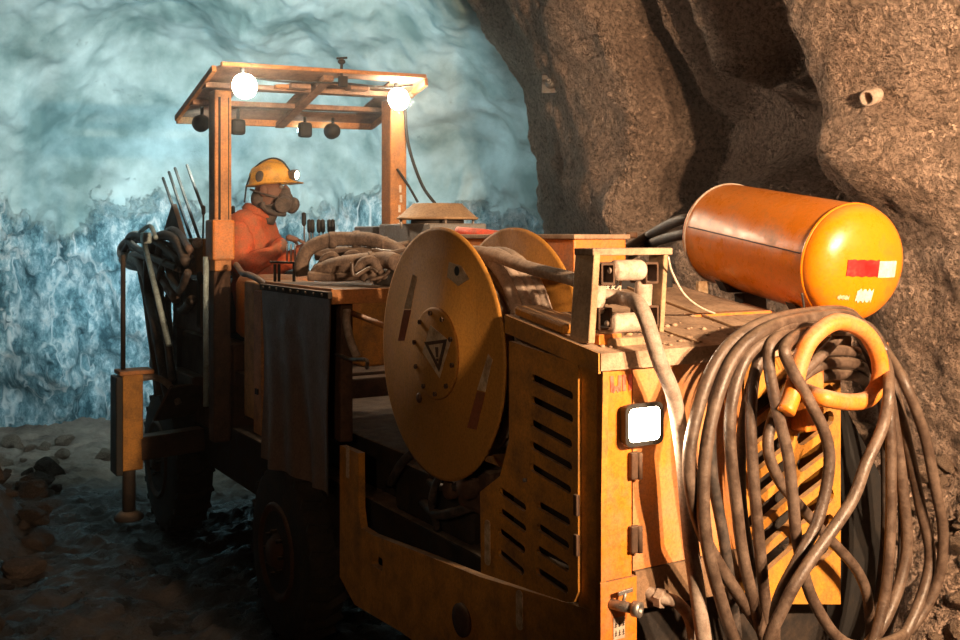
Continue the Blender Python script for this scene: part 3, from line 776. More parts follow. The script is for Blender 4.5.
# --- canopy
zr = 2.79
LP = pk(221, 240, b=.0)
m = MB(); m.bb((-.05, LP.y-.05, 1.70), (.045, LP.y+.07, 2.70), .008); cl = P(m, 'canopy_post', 'rustpost')
m = MB(); m.bb((-.065, LP.y-.065, 1.76), (.06, LP.y+.085, 1.985), .012); P(m, 'post_sleeve', 'yellow', cl)
m = MB(); m.bb((.025, LP.y-.052, 1.98), (.03, LP.y-.045, 2.66), .001); m.bb((-.03, LP.y-.056, 1.98), (-.018, LP.y-.045, 2.66), .001); P(m, 'post_groove', 'dark', cl)
m = MB(); m.bb((-.045, LP.y-.02, .75), (.05, LP.y+.09, 1.76), .01); P(m, 'post_base', 'brown')
m = MB(); m.cyl((-.075, LP.y+.03, .95), (-.075, LP.y+.03, 1.78), .016, 14); P(m, 'lit_edge_tube', 'rodcyan')  # pale cyan tube added as the cyan-lit edge of the post
m = MB(); m.bb((1.02, LP.y-.05, 1.12), (1.13, LP.y+.08, 2.72), .008); cr = P(m, 'canopy_post', 'rustpost')
m = MB(); m.tube([(1.11, LP.y-.06, 2.70), (1.12, LP.y-.09, 2.45), (1.20, LP.y-.12, 2.2), (1.32, LP.y-.15, 2.02), (1.35, LP.y-.15, 1.8)], .010, 8); m.tube([(1.06, LP.y-.06, 2.30), (1.13, LP.y-.07, 2.2), (1.19, LP.y-.08, 2.1)], .008, 8); P(m, 'lamp_cable', 'black', cr)
m = MB()
for (x, z) in ((1.085, 2.18), (1.09, 2.12), (1.08, 2.06), (1.085, 2.0), (1.075, 1.95)): m.box((x, LP.y-.052, z), (.016, .003, .045), None, .001)
P(m, 'worn_marking', 'white', cr)
# roof: a frame with openings, sloping down towards the front
r0, r1, z0, z1 = 3.18, 3.98, 2.80, 2.60
def RF(u, v, w=0):          # u across 0..1, v rear..front
    return V((-.10+u*1.28, r0+(r1-r0)*v, z0+(z1-z0)*v**1.2+.03*u+w))
holes = [[(.18, .22), (.46, .22), (.46, .80), (.18, .80)], [(.54, .40), (.86, .40), (.86, .82), (.54, .82)], [(.56, .12), (.84, .12), (.84, .26), (.56, .26)]]
outl = [(.03, 0), (.97, 0), (1.0, .12), (1.0, 1), (0, 1), (0, .12)]
m = MB(); m.plate(outl, holes, lambda u, v, w: RF(u, v, w), .012)
rf = P(m, 'canopy_roof', 'plate_in')
m = MB(); m.bar(RF(.02, 0, .01), RF(.98, 0, .01), .03, .022); m.bar(RF(0, .05, -.005), RF(0, 1, -.005), .025, .035); m.bar(RF(1, .05, -.005), RF(1, 1, -.005), .025, .05)
m.bar(RF(0, 1, -.005), RF(1, 1, -.005), .03, .06); plab(P(m, 'roof_edge_beam', 'rustpost', rf), 'orange lit edge beam')
for v in (.30, .62):
    m = MB(); m.bar(RF(0, v, -.03), RF(1, v, -.03), .09, .03); P(m, 'cross_beam', 'plate_in', rf)
m = MB(); m.bar(RF(.5, .0, -.03), RF(.5, 1, -.03), .06, .03); m.box(RF(.40, .18, -.045), (.12, .10, .03), None, .006); m.box(RF(.68, .16, -.04), (.12, .09, .03), None, .006); P(m, 'roof_bracket', 'plate_in', rf)
m = MB(); m.lathe([(.0, 0), (.05, 0), (.05, .02), (0, .02)], RF(.34, .22, -.05), (0, 0, 1), 24); P(m, 'roof_beacon', 'rustpost', rf)
m = MB(); c = RF(.56, 0, .03); m.cyl(c-V((0, 0, .10)), c+V((0, 0, .05)), .008, 10); m.lathe([(.012, 0), (.022, .01), (.022, .02), (.01, .03)], c+V((0, 0, .02)), (0, 0, 1), 12)
m.bar(c+V((-.03, 0, .05)), c+V((.035, 0, .06)), .012); m.box(c-V((0, .02, .08)), (.05, .03, .06), None, .004); P(m, 'clamp', 'dark', rf)
m = MB(); m.tube([RF(.1, .02, -.04), RF(.3, .05, -.055), RF(.56, .03, -.05), RF(.8, .05, -.055), RF(.92, .02, -.04)], .006, 8); P(m, 'roof_cable', 'black', rf)
fwd = V((0, 1, 0))
FL = []
for k, (px, py, sh) in enumerate([(202, 123, 0), (238, 127, 1), (305, 130, 1), (333, 131, 0)]):
    c = pk(px, py, a=3.90 if k > 1 else 3.80)
    m = MB()
    if sh: m.box(c, (.085, .06, .095), None, .018)
    else: m.lathe([(.0, -.04), (.03, -.04), (.048, -.01), (.052, .03), (.046, .035), (0, .035)], c, (0, 1, 0), 24)
    m.cyl(c+V((0, 0, .04)), c+V((0, 0, .11)), .010, 10)
    lm = P(m, 'front_lamp', 'black'); plab(lm, 'round lamp seen from behind' if not sh else 'square lamp seen from behind')
    m = MB(); m.lathe([(0, 0), (.036, 0), (.036, .004), (0, .004)], c+V((0, .036, 0)), (0, 1, 0), 20); P(m, 'lens', 'lens_front', lm)
    FL.append(loc2w(V((c.x, 4.08, c.z-.02))))
RLW = []
for (px, py, Y) in ((245, 86, 5.42), (399, 99, 6.12)):
    c = pk(px, py, Y=Y)
    m = MB(); m.lathe([(0, .07), (.04, .07), (.058, .03), (.062, .012), (0, .010)], c, (0, 1, 0), 28)
    m.bar(c+V((0, .04, .04)), c+V((0, .04, .10)), .02, .02); lm = P(m, 'rear_canopy_lamp', 'black')
    m = MB(); m.lathe([(0, -.022), (.03, -.018), (.052, -.008), (.066, .004), (.066, .012), (0, .012)], c+V((0, -.002, 0)), (0, 1, 0), 28); plab(P(m, 'lens', 'lens', lm), 'glaring lens')
    RLW.append(loc2w(c+V((0, -.05, 0))))

# --- wheels
def wheel(x, y, r, w, side):
    m = MB(); pr = []
    for h, k in ((0, .62), (.02, .80), (.05, .95), (.09, 1), (.5, 1.01), (.91, 1), (.95, .95), (.98, .80), (1, .62)): pr.append((r*k, w*h))
    m.lathe([(.0, 0)]+pr+[(0, w)], (x, y, r), (1, 0, 0), 48)
    for k in range(22):
        a = 2*math.pi*k/22
        for s_ in (0, 1):
            p0 = V((x+w*(.06 if s_ else .94), y+math.cos(a+.07*s_)*r*1.01, r+math.sin(a+.07*s_)*r*1.01)); p1 = V((x+w*.5, y+math.cos(a+.12)*r*1.02, r+math.sin(a+.12)*r*1.02))
            m.bar(p0, p1, .035, .04, .006)
    wh = P(m, 'wheel', 'rubber')
    xo = x-.004 if side < 0 else x+w+.004
    m = MB(); m.lathe([(0, -.03), (.06, -.03), (.08, 0), (r*.40, .02), (r*.52, -.005), (r*.55, -.012), (r*.58, .0), (r*.58, .02), (0, .02)], (xo, y, r), (1 if side < 0 else -1, 0, 0), 32); rm = P(m, 'rim', 'brown', wh)
    for k in range(8):
        a = 2*math.pi*k/8; m = MB(); m.cyl((xo+(-.025 if side < 0 else .025), y+.1*math.cos(a), r+.1*math.sin(a)), (xo+.01, y+.1*math.cos(a), r+.1*math.sin(a)), .010, 6); P(m, 'wheel_nut', 'dark', rm)
wheel(-.03, 2.45, .40, .20, -1); wheel(.95, 2.45, .40, .20, 1); wheel(-.06, 4.62, .44, .26, -1); wheel(.95, 4.62, .44, .26, 1)
m = MB(); m.cyl((.1, 2.45, .40), (1.0, 2.45, .40), .07, 20); m.cyl((.1, 4.62, .44), (1.0, 4.62, .44), .07, 20); P(m, 'axle', 'dark')

# --- front carrier
m = MB(); m.bb((.08, 3.55, .72), (1.0, 5.2, 1.28), .03); P(m, 'front_body', 'brown')
m = MB(); m.bb((-.02, 3.75, 1.32), (.34, 4.35, 1.62), .015); P(m, 'side_locker', 'brown')
m = MB(); m.bb((-.01, 3.75, 1.66), (.26, 4.25, 1.88), .01); gb = P(m, 'gauge_box', 'yellow2')
q = pk(197, 243, a=3.745); m = MB(); m.lathe([(0, 0), (.03, 0), (.033, .008), (.028, .012), (0, .006)], (q.x, 3.75, q.z), (0, -1, 0), 20); P(m, 'gauge', 'steel', gb)
for k in range(4):
    c = V((.02+.06*k, 3.85, 1.88)); m = MB(); m.cyl(c, c+V((.01, .02, .16)), .006, 8); lv = P(m, 'lever', 'black', gb); m = MB(); m.lathe([(.007, 0), (.012, .01), (.012, .05), (0, .06)], c+V((.01, .02, .14)), (0, .1, 1), 10); P(m, 'lever_grip', 'black', lv)
m = MB(); m.plate([(4.2, 1.85), (4.75, 1.88), (4.48, 2.10)], [], PS, .03); P(m, 'guard_plate', 'brown')
for (a_, b_) in (((175, 212), (163, 178)), ((181, 208), (169, 172)), ((188, 206), (175, 168)), ((196, 190), (187, 165))):
    p0, p1 = pk(*a_, b=.12), pk(*b_, b=.12); m = MB(); m.cyl(p0+(p0-p1)*.8, p1, .010, 10); P(m, 'drill_rod', 'black')
m = MB(); m.bb((.36, 4.3, 1.28), (.86, 5.6, 1.66), .03); m.bar((.6, 5.4, 1.5), (.6, 6.4, 1.6), .24, .24, .02); P(m, 'boom', 'dark')
m = MB(); m.bb((.0, 4.0, .98), (.5, 5.1, 1.04), .01); m.bar((-.06, 4.18, .78), (.0, 4.0, 1.0), .3, .02); m.bar((.1, 4.6, 1.02), (.1, 4.6, 1.5), .10); P(m, 'mudguard', 'brown')
# hose bundle draped at the front
paths = [[(186, 262), (176, 240), (160, 236), (150, 252), (148, 290), (156, 330), (163, 370), (170, 402)],
         [(190, 256), (172, 246), (150, 245), (140, 262), (146, 300), (152, 345), (160, 395)],
         [(184, 270), (168, 252), (152, 240), (134, 240), (124, 252), (130, 262), (148, 275), (152, 320), (155, 370), (166, 410)],
         [(176, 262), (160, 250), (143, 236), (124, 244), (122, 256), (138, 264), (155, 285), (160, 330), (166, 360), (168, 400)],
         [(188, 272), (180, 290), (172, 280), (165, 262), (158, 290), (166, 330), (172, 380)],
         [(190, 250), (180, 235), (170, 230), (160, 244), (158, 270), (163, 310), (170, 350)],
         [(192, 300), (182, 310), (176, 290), (174, 260), (182, 244)], [(190, 282), (178, 276), (168, 300), (170, 340)],
         [(178, 268), (162, 262), (140, 250), (128, 240), (136, 234), (160, 244), (180, 262)], [(176, 300), (164, 280), (150, 258), (132, 256), (142, 268), (152, 300), (157, 350)]]
for i, pp in enumerate(paths):
    bb_ = -.12+.03*(i % 4)
    m = MB(); m.tube([pk(x, y, b=bb_+.012*math.sin(k*2+i)) for k, (x, y) in enumerate(pp)], .022 if i % 3 else .030, 10, 6); m.tube([pk(x+3*math.sin(i+k*1.7), y+3+2*math.cos(k*2.3+i), b=bb_+.05) for k, (x, y) in enumerate(pp)], .017, 8, 6); P(m, 'draped_hose', 'tarp' if i % 2 else 'hose_dark')
m = MB(); m.cyl(pk(143, 238, b=-.20), pk(169, 345, b=-.20), .017, 12); P(m, 'feed_rod', 'rodcyan')
m = MB(); m.box(pk(146, 238, b=-.2), (.05, .10, .07), None, .01); m.tube([pk(140, 232, b=-.2), pk(150, 226, b=-.2), pk(156, 238, b=-.2)], .014, 8); P(m, 'rod_clamp', 'rodcyan')
# stabiliser jack
J = pk(129, 400, b=-.34)
m = MB(); m.bb((J.x-.05, J.y-.06, .50), (J.x+.07, J.y+.06, 1.08), .008); jk = P(m, 'stabiliser_jack', 'yellow2')
m = MB(); m.bb((J.x-.07, J.y-.08, 1.07), (J.x+.13, J.y+.08, 1.095), .004); P(m, 'jack_cap', 'rustpost', jk)
m = MB(); m.bb((J.x-.09, J.y-.08, .48), (J.x-.05, J.y+.09, 1.06), .006); P(m, 'jack_guard', 'black', jk)
m = MB(); m.cyl((J.x, J.y, .22), (J.x, J.y, .52), .038, 20); m.lathe([(.085, 0), (.085, .02), (.05, .05)], (J.x, J.y, .20), (0, 0, 1), 24); P(m, 'jack_leg', 'dark', jk)
m = MB(); m.cyl((J.x-.03, J.y+.02, 1.09), (J.x-.03, J.y+.02, 1.78), .014, 12); P(m, 'jack_cylinder', 'dark', jk)
m = MB(); m.bar((J.x+.05, J.y, .62), (.1, J.y, .64), .12, .14, .008); P(m, 'jack_arm', 'brown', jk)
m = MB(); m.tube([(J.x+.06, J.y-.02, 1.04), (J.x+.14, J.y-.05, 1.045), (J.x+.22, J.y-.08, .99), (J.x+.27, J.y-.10, .88)], .020, 10); P(m, 'jack_hose', 'hose_pale', jk)

# --- air tank
TN = wp(851, 263, 3.42); TD = V((-.395, 1, .150)).normalized()
tn = w2loc(TN); td = (w2loc(TN+TD)-tn); TR = .197; TLn = .70
m = MB(); pr = [(0, -.088)]
for k in range(1, 12):
    a = math.pi/2*k/12; pr.append((TR*math.sin(a)**.85, -.088*math.cos(a)**.9))
pr += [(TR, 0)]
m.lathe(pr+[(TR, .01), (TR, TLn)]+[(TR*math.cos(a), TLn+.10*math.sin(a)) for a in [math.pi/2*k/8 for k in range(1, 8)]]+[(0, TLn+.10)], tn, td, 64)
tk = P(m, 'air_tank', 'tank')
for h in (.005, TLn):
    m = MB(); m.lathe([(TR-.002, -.006), (TR+.004, -.003), (TR+.004, .003), (TR-.002, .006)], tn+td*h, td, 64); P(m, 'weld_seam', 'tank' if h < .1 else 'roller', tk)
sd0 = tn+td*.02
# lengthwise seam on the flank
ax = td.normalized(); side = (V((-1, -.1, 0))-ax*V((-1, -.1, 0)).dot(ax)).normalized(); upv = ax.cross(side)
if upv.z < 0: upv = -upv
dirn = (side*.98+upv*.12).normalized()
m = MB(); m.bar(tn+td*.02+dirn*TR, tn+td*(TLn-.02)+dirn*TR, .004, .004, 0); P(m, 'weld_seam', 'brown', tk)
# marks wrapped on the domed end: project small patches onto the dome along the tank axis
right = V((1, 0, 0)); right = (right-ax*right.dot(ax)).normalized(); upt = right.cross(ax)
if upt.z < 0: upt = -upt
def dome_h(r):
    r = min(r, TR*.999); s_ = (r/TR)**(1/.85); return -.088*math.cos(math.asin(min(1, s_)))**.9
def dome(u, v, w):
    r = math.hypot(u, v); return tn+right*u+upt*v+ax*(dome_h(r)-.0015-w)
def patch(u0, u1, v0, v1, name, mat, wob=0, w=0.0):
    m = MB(); N = 10; vs = []
    for s_ in (0, 1):
        for j in range(N+1):
            for i in range(N+1):
                du = wob*math.sin(i*2.3+j)*(1 if j in (0, N) else 0); vs.append(dome(u0+(u1-u0)*i/N, v0+(v1-v0)*j/N+du, w*s_))
    fs = []; K = (N+1)**2
    for s_ in (0, 1):
        for j in range(N):
            for i in range(N): fs.append(tuple(s_*K+q for q in (j*(N+1)+i, j*(N+1)+i+1, (j+1)*(N+1)+i+1, (j+1)*(N+1)+i)))
    m.add(vs, fs); return P(m, name, mat, tk)
patch(-.088, .036, -.030, .024, 'red_reflector', 'red', .002, .0015); patch(.037, .118, -.033, .021, 'white_reflector', 'white', 0, .0015)
patch(-.035, .03, -.115, -.075, 'paint_scrape', 'white', .006, .0008); 
patch(-.10, -.06, -.108, -.096, 'paint_scrape', 'pale', .004, .0008)
m = MB(); p0 = tn-upt*(TR-.01)+ax*(-.02); m.cyl(p0, p0-V((0, 0, .05)), .022, 14, bev=.003); m.cyl(p0-V((0, 0, .05)), p0-V((0, 0, .07)), .012, 10); P(m, 'drain_plug', 'steel', tk)
# cradle
for h in (.10, .52):
    c = tn+td*h
    m = MB(); m.plate([(-.13, -.16), (-.10, -.20), (.10, -.20), (.13, -.16), (.09, -.172), (0, -.196), (-.09, -.172)], [], lambda u, v, w: c+right*u+upt*v+ax*w, .05)
    m.bar(c-upt*.20, V((c.x, c.y+.02, 1.60)), .12, .05, .005); P(m, 'tank_cradle', 'dark', tk)
q0, q1 = pk(735, 308, a=.55), pk(795, 330, a=.25)
m = MB(); m.bar(pk(738, 307, Y=3.75), pk(800, 326, Y=3.42), .06, .03, .004); m.bb((.62, .3, 1.60), (.98, 1.2, 1.64), .006); plab(P(m, 'cradle_beam', 'yellow', tk), 'bright yellow beam under the tank')
m = MB(); m.bb((.60, .75, 1.66), (.93, 1.35, 1.80), .01); P(m, 'battery_box', 'black')
q = pk(702, 289, Y=3.9); m = MB(); m.box(q, (.05, .02, .06), None, .004); P(m, 'tank_tag', 'pale', tk)
for k in (0, 1):
    e = tn+td*(TLn+.06); m = MB()
    m.tube([e+V((0, 0, .04-.05*k)), e+V((-.10, .10, .05-.06*k)), pk(648, 236+9*k, Y=4.7), pk(618, 256+8*k, Y=4.4), pk(600, 280+8*k, Y=4.2)], .022, 12); P(m, 'tank_hose', 'hose_dark', tk)

# --- hose hanger ring at the right rear corner
HG = [(786, 412), (793, 392), (800, 362), (812, 338), (836, 322), (862, 330), (877, 352), (880, 378), (869, 398), (848, 402), (820, 397)]
m = MB(); m.tube([pk(x, y, a=-.26+.012*math.sin(i)) for i, (x, y) in enumerate(HG)]+[pk(808, 392, a=-.1), pk(808, 392, a=.02)], .0245, 18, 8)
hg = P(m, 'hose_hanger', 'yellow')
m = MB(); m.bb((.74, -.06, 1.30), (.82, .03, 1.50), .006); P(m, 'hanger_bracket', 'yellow', hg)
m = MB(); m.bar(pk(871, 352, a=.0), pk(884, 346, a=.0), .04, .03); P(m, 'hanger_lug', 'yellow', hg)
m = MB(); m.tube([pk(802, 293, a=-.05), pk(806, 320, a=-.08), pk(808, 340, a=-.14), pk(811, 360, a=-.13)], .0035, 6); P(m, 'tie_wire', 'dark', hg)
m = MB(); m.tube([pk(668, 257, a=.03), pk(672, 272, a=.05), pk(684, 294, a=.1), pk(700, 307, a=.2), pk(716, 314, a=.32)], .0035, 6); plab(P(m, 'lanyard', 'white', fr_), 'thin white cord')

# ================================================================ LOOSE THINGS ON THE RIG
# trailing cable wound on the reel and run out through the rollers
m = MB(); pts = []
turns = 5.6; N = 200; rc = .021
for i in range(N+1):
    t = i/N; an = 2*math.pi*turns*t; pts.append(RC+V((.03+.235*t, math.cos(an)*(.285), math.sin(an)*.285)))
m.tube(pts, rc, 10, smooth=False)
pts = []
turns = 4.25; N = 160
for i in range(N+1):
    t = i/N; an = math.pi/2-2*math.pi*turns*(1-t); pts.append(RC+V((.24-.16*t, math.cos(an)*(.345), math.sin(an)*.345)))
tail = [RC+V((.10, -.12, .345)), pk(530, 268, b=.12), pk(575, 280, b=.13), FQ(.08, .06, .145), FQ(.125, -.0, .135), pk(641, 308, a=-.08), pk(659, 360, a=-.12), pk(674, 398, a=-.125), pk(683, 456, a=-.125), pk(690, 535, a=-.13), pk(699, 605, a=-.14), pk(706, 660, a=-.16), pk(712, 760, a=-.20), pk(700, 850, a=-.28)]
m.tube(pts, rc, 10, smooth=False); m.tube([pts[-1]]+tail, .0215, 14, 8)
end = loc2w(tail[-1])
tag(m.build('trailing_cable', M['hose_pale'], None, top=True), 'thick dusty cable wound on the reel and hanging down through the rollers', 'cable')

# coil of hose over the hanger
S = {
 'A': [(845, 312), (800, 314), (760, 324), (727, 347), (706, 384), (690, 447), (692, 495), (708, 545), (746, 606), (792, 668)],
 'B': [(848, 316), (805, 318), (768, 328), (738, 352), (719, 392), (706, 450), (704, 520), (718, 590), (748, 665)],
 'C': [(848, 320), (808, 322), (778, 332), (748, 356), (733, 396), (730, 440), (736, 500), (746, 570), (772, 660)],
 'D': [(845, 324), (806, 327), (775, 340), (757, 366), (751, 412), (753, 470), (760, 550), (770, 640), (782, 690)],
 'E': [(838, 328), (800, 330), (774, 340), (769, 364), (777, 409), (788, 456), (793, 500), (798, 545), (814, 602), (850, 645)],
 'F': [(830, 330), (800, 334), (785, 348), (790, 366), (806, 395), (825, 434), (829, 468), (818, 520), (799, 558), (777, 605), (775, 660)],
}
Rr = {
 'H': [(904, 634), (936, 587), (943, 535), (935, 487), (924, 434), (905, 384), (885, 350), (866, 326)],
 'I': [(880, 668), (912, 620), (930, 561), (920, 504), (905, 434), (893, 388), (878, 350), (862, 328)],
 'J': [(850, 660), (884, 622), (906, 557), (903, 491), (894, 425), (886, 380), (872, 350), (858, 332)],
 'K': [(846, 690), (868, 655), (884, 600), (890, 540), (891, 470), (889, 410), (880, 366), (862, 338)],
 'G': [(790, 690), (768, 650), (784, 606), (804, 570), (850, 504), (866, 464), (883, 425), (889, 385), (883, 356), (862, 334)],
 'L': [(862, 652), (869, 609), (858, 572), (826, 535), (800, 506), (778, 478), (768, 440), (786, 392), (830, 346)],
}
order = [('A', 'I', .0), ('B', 'J', .03), ('C', 'K', .02), ('D', 'L', -.04), ('E', 'H', .05), ('F', 'G', .10)]
m = MB()
for n_, (l, r_, d0) in enumerate(order):
    pts = []
    LL, RRR = S[l], Rr[r_]
    for i, (x, y) in enumerate(LL):
        t = i/len(LL); d = -.15-d0+(.06 if i < 2 else 0)-.03*math.sin(3.1*t)
        pts.append(pk(x, y, a=d))
    if LL[-1][1] > 655 and RRR[0][1] > 655:
        mid = ((LL[-1][0]+RRR[0][0])/2, max(LL[-1][1], RRR[0][1])+22); pts.append(pk(*mid, a=-.15))
    for i, (x, y) in enumerate(RRR):
        t = i/len(RRR); d = (-.13 if r_ not in 'GL' else (-.24 if r_ == 'G' else -.06))-.02*n_*math.sin(3.1*t)
        if i >= len(RRR)-2: d = -.07-.01*n_
        pts.append(pk(x, y, a=d))
    m.tube(pts, .0178 if l in 'ABH' else .0165, 14, 8, closed=True)
hc = m.build('hose_coil', M['hose'], None, top=True)
tag(hc, 'big coil of dusty brown hose hung over the yellow ring at the rear', 'hose')
# second, thinner coil behind it on the same ring
m = MB()
T2 = [[(852, 318), (800, 320), (742, 345), (714, 400), (712, 470), (724, 540), (735, 620), (745, 700), (800, 720), (870, 660), (900, 580), (902, 480), (893, 400), (876, 345)],
      [(850, 322), (800, 326), (752, 350), (726, 420), (722, 480), (735, 560), (750, 640), (790, 705), (850, 700), (890, 620), (898, 520), (892, 430), (874, 352)],
      [(848, 326), (804, 330), (764, 356), (744, 420), (741, 500), (755, 580), (775, 660), (820, 700), (866, 650), (884, 560), (886, 470), (882, 400), (868, 352)],
      [(852, 332), (812, 336), (770, 366), (760, 430), (764, 500), (778, 570), (812, 640), (850, 668), (876, 610), (880, 520), (878, 430), (866, 360)]]
for k, pp in enumerate(T2[::2]): m.tube([pk(x, y, a=-.045-.012*k-.03*math.sin(i*.5)) for i, (x, y) in enumerate(pp)], .0165, 12, 8, closed=True)
tag(m.build('hose_coil', M['hose_dark'], None, top=True), 'darker thin hose coil hanging behind the big brown coil', 'hose')
# strands inside the ring
m = MB()
for k, (y, a_) in enumerate(((352, -.03), (364, -.05), (376, -.03))):
    m.tube([pk(776, y+34, a=.0-.01*k), pk(800, y+14, a=a_), pk(824, y, a=a_-.01), pk(848, y-1, a=a_), pk(862, y+3, a=a_+.05), pk(868, y+14, a=a_+.09)], .018, 12, 8)
tag(m.build('hose', M['hose'], None, top=True), 'three bights of hose seen through the yellow ring', 'hose')

# wrapped hose bundle on the middle deck
def dk_(x, y, Y): return w2loc(wp(x, y, Y))
m = MB()
m.tube([dk_(303, 276, 5.0), dk_(302, 262, 5.0), dk_(310, 248, 5.0), dk_(330, 240, 5.0), dk_(350, 239, 5.0), dk_(372, 240, 4.95), dk_(395, 249, 4.9), dk_(412, 262, 4.8)], .035, 14, 8)
m.tube([dk_(318, 272, 4.85), dk_(335, 266, 4.8), dk_(360, 262, 4.75), dk_(385, 260, 4.7), dk_(396, 262, 4.65)], .040, 14, 8)
m.tube([dk_(315, 255, 5.05), dk_(340, 252, 5.05), dk_(370, 252, 5.0), dk_(410, 246, 4.95)], .028, 12, 8)
m.tube([dk_(308, 276, 4.8), dk_(330, 277, 4.8), dk_(355, 276, 4.75), dk_(375, 272, 4.7)], .022, 12, 8)
for k in range(9):
    x0, y0 = random.uniform(312, 385), random.uniform(258, 276); Yk = random.uniform(4.68, 4.95)
    m.tube([dk_(x0-9, y0+6, Yk), dk_(x0-3, y0-3, Yk-.02), dk_(x0+6, y0-5, Yk-.03), dk_(x0+13, y0+4, Yk)], random.uniform(.012, .026), 10, 6)
for (x, y, Yk, rr) in ((332, 240, 5.0, .040), (356, 239, 5.0, .041), (384, 245, 4.93, .040), (345, 265, 4.79, .045), (372, 261, 4.73, .045)):
    c = dk_(x, y, Yk); m.lathe([(rr-.006, -.02), (rr, -.015), (rr+.002, .015), (rr-.006, .02)], c, (.9, -.2, 0), 14)
tag(m.build('hose_bundle', M['bundle'], None, top=True), 'thick wrapped brown hose bundle lying on the middle deck beside the operator', 'hose')
m = MB()
for k, pp in enumerate([[(352, 262), (354, 276), (366, 270), (372, 268), (378, 272)], [(370, 280), (384, 276), (390, 268), (388, 260)], [(372, 250), (392, 252), (405, 250), (425, 250)], [(376, 282), (386, 276), (392, 280), (392, 286)]]):
    m.tube([dk_(x, y, 4.62+.05*k) for x, y in pp], .009, 8, 6)
tag(m.build('thin_hose', M['hose'], None, top=True), 'thin loose hoses tangled on the deck between bundle and reel', 'hose')
m = MB(); m.tube([dk_(458, 231, 4.55), dk_(480, 234, 4.45), dk_(512, 237, 4.35)], [.020, .024, .021], 12, 6); m.box(dk_(478, 240, 4.45), (.10, .22, .04), Matrix.Rotation(.1, 3, 'Z'), .01)
tag(m.build('red_bar', M['redplastic'], None, top=True), 'red orange plastic bar lying behind the cable reel', 'bar')

# ================================================================ OPERATOR
OPW = V((-1.375, 6.17, 1.46)); OM = Matrix.Translation(OPW) @ Matrix.Rotation(math.radians(-8), 4, 'Z')
OP = empty('person', OM); tag(OP, 'operator in orange coveralls, yellow hard hat and respirator, seated side-on at the levers', 'person')
def skin(chains, sub=2):
    me = bpy.data.meshes.new('tmp'); vs = []; es = []; rs = []; roots = []
    for nodes, edges in chains:
        o = len(vs); roots.append(o)
        for p, r in nodes: vs.append(p); rs.append(r)
        es += [(a+o, b+o) for a, b in edges]
    me.from_pydata(vs, es, []); o = bpy.data.objects.new('tmp', me); COL.objects.link(o)
    md = o.modifiers.new('s', 'SKIN'); md.use_smooth_shade = True
    for i, sv in enumerate(me.skin_vertices[0].data):
        r = rs[i]; sv.radius = r if isinstance(r, tuple) else (r, r); sv.use_root = i in roots
    ms = o.modifiers.new('u', 'SUBSURF'); ms.levels = sub; ms.render_levels = sub
    dg = bpy.context.evaluated_depsgraph_get(); out = bpy.data.meshes.new_from_object(o.evaluated_get(dg))
    bpy.data.objects.remove(o); return out
nodes = [((0, 0, 0), (.15, .13)), ((.01, 0, .16), (.15, .12)), ((.0, 0, .34), (.20, .16)), ((.015, 0, .48), (.18, .135)), ((.065, 0, .565), .066), ((.10, 0, .61), .068),
         ((.125, 0, .685), (.082, .105)), ((.125, 0, .765), (.075, .095)),
         ((.0, -.18, .49), .100), ((.05, -.27, .25), .088), ((.18, -.21, .31), .062), ((.275, -.145, .415), .036),
         ((.0, .18, .49), .100), ((.09, .26, .25), .080), ((.22, .20, .30), .060), ((.33, .14, .385), .036),
         ((.05, -.09, -.02), .10), ((.42, -.13, .0), .075), ((.44, -.13, -.30), .05), ((.56, -.13, -.33), .042),
         ((.05, .09, -.02), .10), ((.42, .13, .0), .075), ((.44, .13, -.30), .05), ((.56, .13, -.33), .042)]
edges = [(0, 1), (1, 2), (2, 3), (3, 4), (4, 5), (5, 6), (6, 7), (3, 8), (8, 9), (9, 10), (10, 11), (3, 12), (12, 13), (13, 14), (14, 15),
         (0, 16), (16, 17), (17, 18), (18, 19), (0, 20), (20, 21), (21, 22), (22, 23)]
chains = [(nodes, edges)]
def hand(w, fwd_, upd, sgn):
    w, f, u = V(w), V(fwd_).normalized(), V(upd).normalized(); s_ = f.cross(u).normalized()*sgn
    palm = [(tuple(w-f*.02), .026), (tuple(w+f*.03), (.034, .018)), (tuple(w+f*.065), (.036, .015))]
    chains.append((palm, [(0, 1), (1, 2)]))
    for k, (off, L) in enumerate(((-.027, .070), (-.009, .080), (.009, .075), (.027, .060))):
        b = w+f*.06+s_*off; d1 = (f-u*.15+s_*off*2).normalized(); d2 = (f-u*.9).normalized(); d3 = (f*.4-u*1.3).normalized()
        p1 = b+d1*L*.45; p2 = p1+d2*L*.33; p3 = p2+d3*L*.25
        chains.append(([(tuple(b), .0105), (tuple(p1), .0095), (tuple(p2), .009), (tuple(p3), .0075)], [(0, 1), (1, 2), (2, 3)]))
    b = w+f*.015-s_*.022; p1 = b+(f*.5-s_*.8-u*.2).normalized()*.034; p2 = p1+(f*.9-s_*.2-u*.5).normalized()*.028; p3 = p2+(f*.9-u*.6).normalized()*.02
    chains.append(([(tuple(b), .0125), (tuple(p1), .011), (tuple(p2), .0095), (tuple(p3), .008)], [(0, 1), (1, 2), (2, 3)]))
hand((.285, -.138, .425), (.85, .45, -.25), (.2, 0, 1), 1); hand((.34, .135, .39), (.9, .05, -.2), (.2, 0, 1), -1)
me = skin(chains)
me.materials.clear(); me.materials.append(M['cover']); me.materials.append(M['skin'])
for p in me.polygons:
    c = p.center; sk_ = c.z > .60 or ((c.x > .262 and c.z > .30))
    p.material_index = 1 if sk_ else 0; p.use_smooth = True
for v in me.vertices:         # cloth folds on the coverall
    c = v.co
    if c.z < .58 and c.x < .25:
        nn = .022*noise.noise(V((c.x*10, c.y*10, c.z*22)))+.012*noise.noise(c*28); v.co = c+v.normal*nn
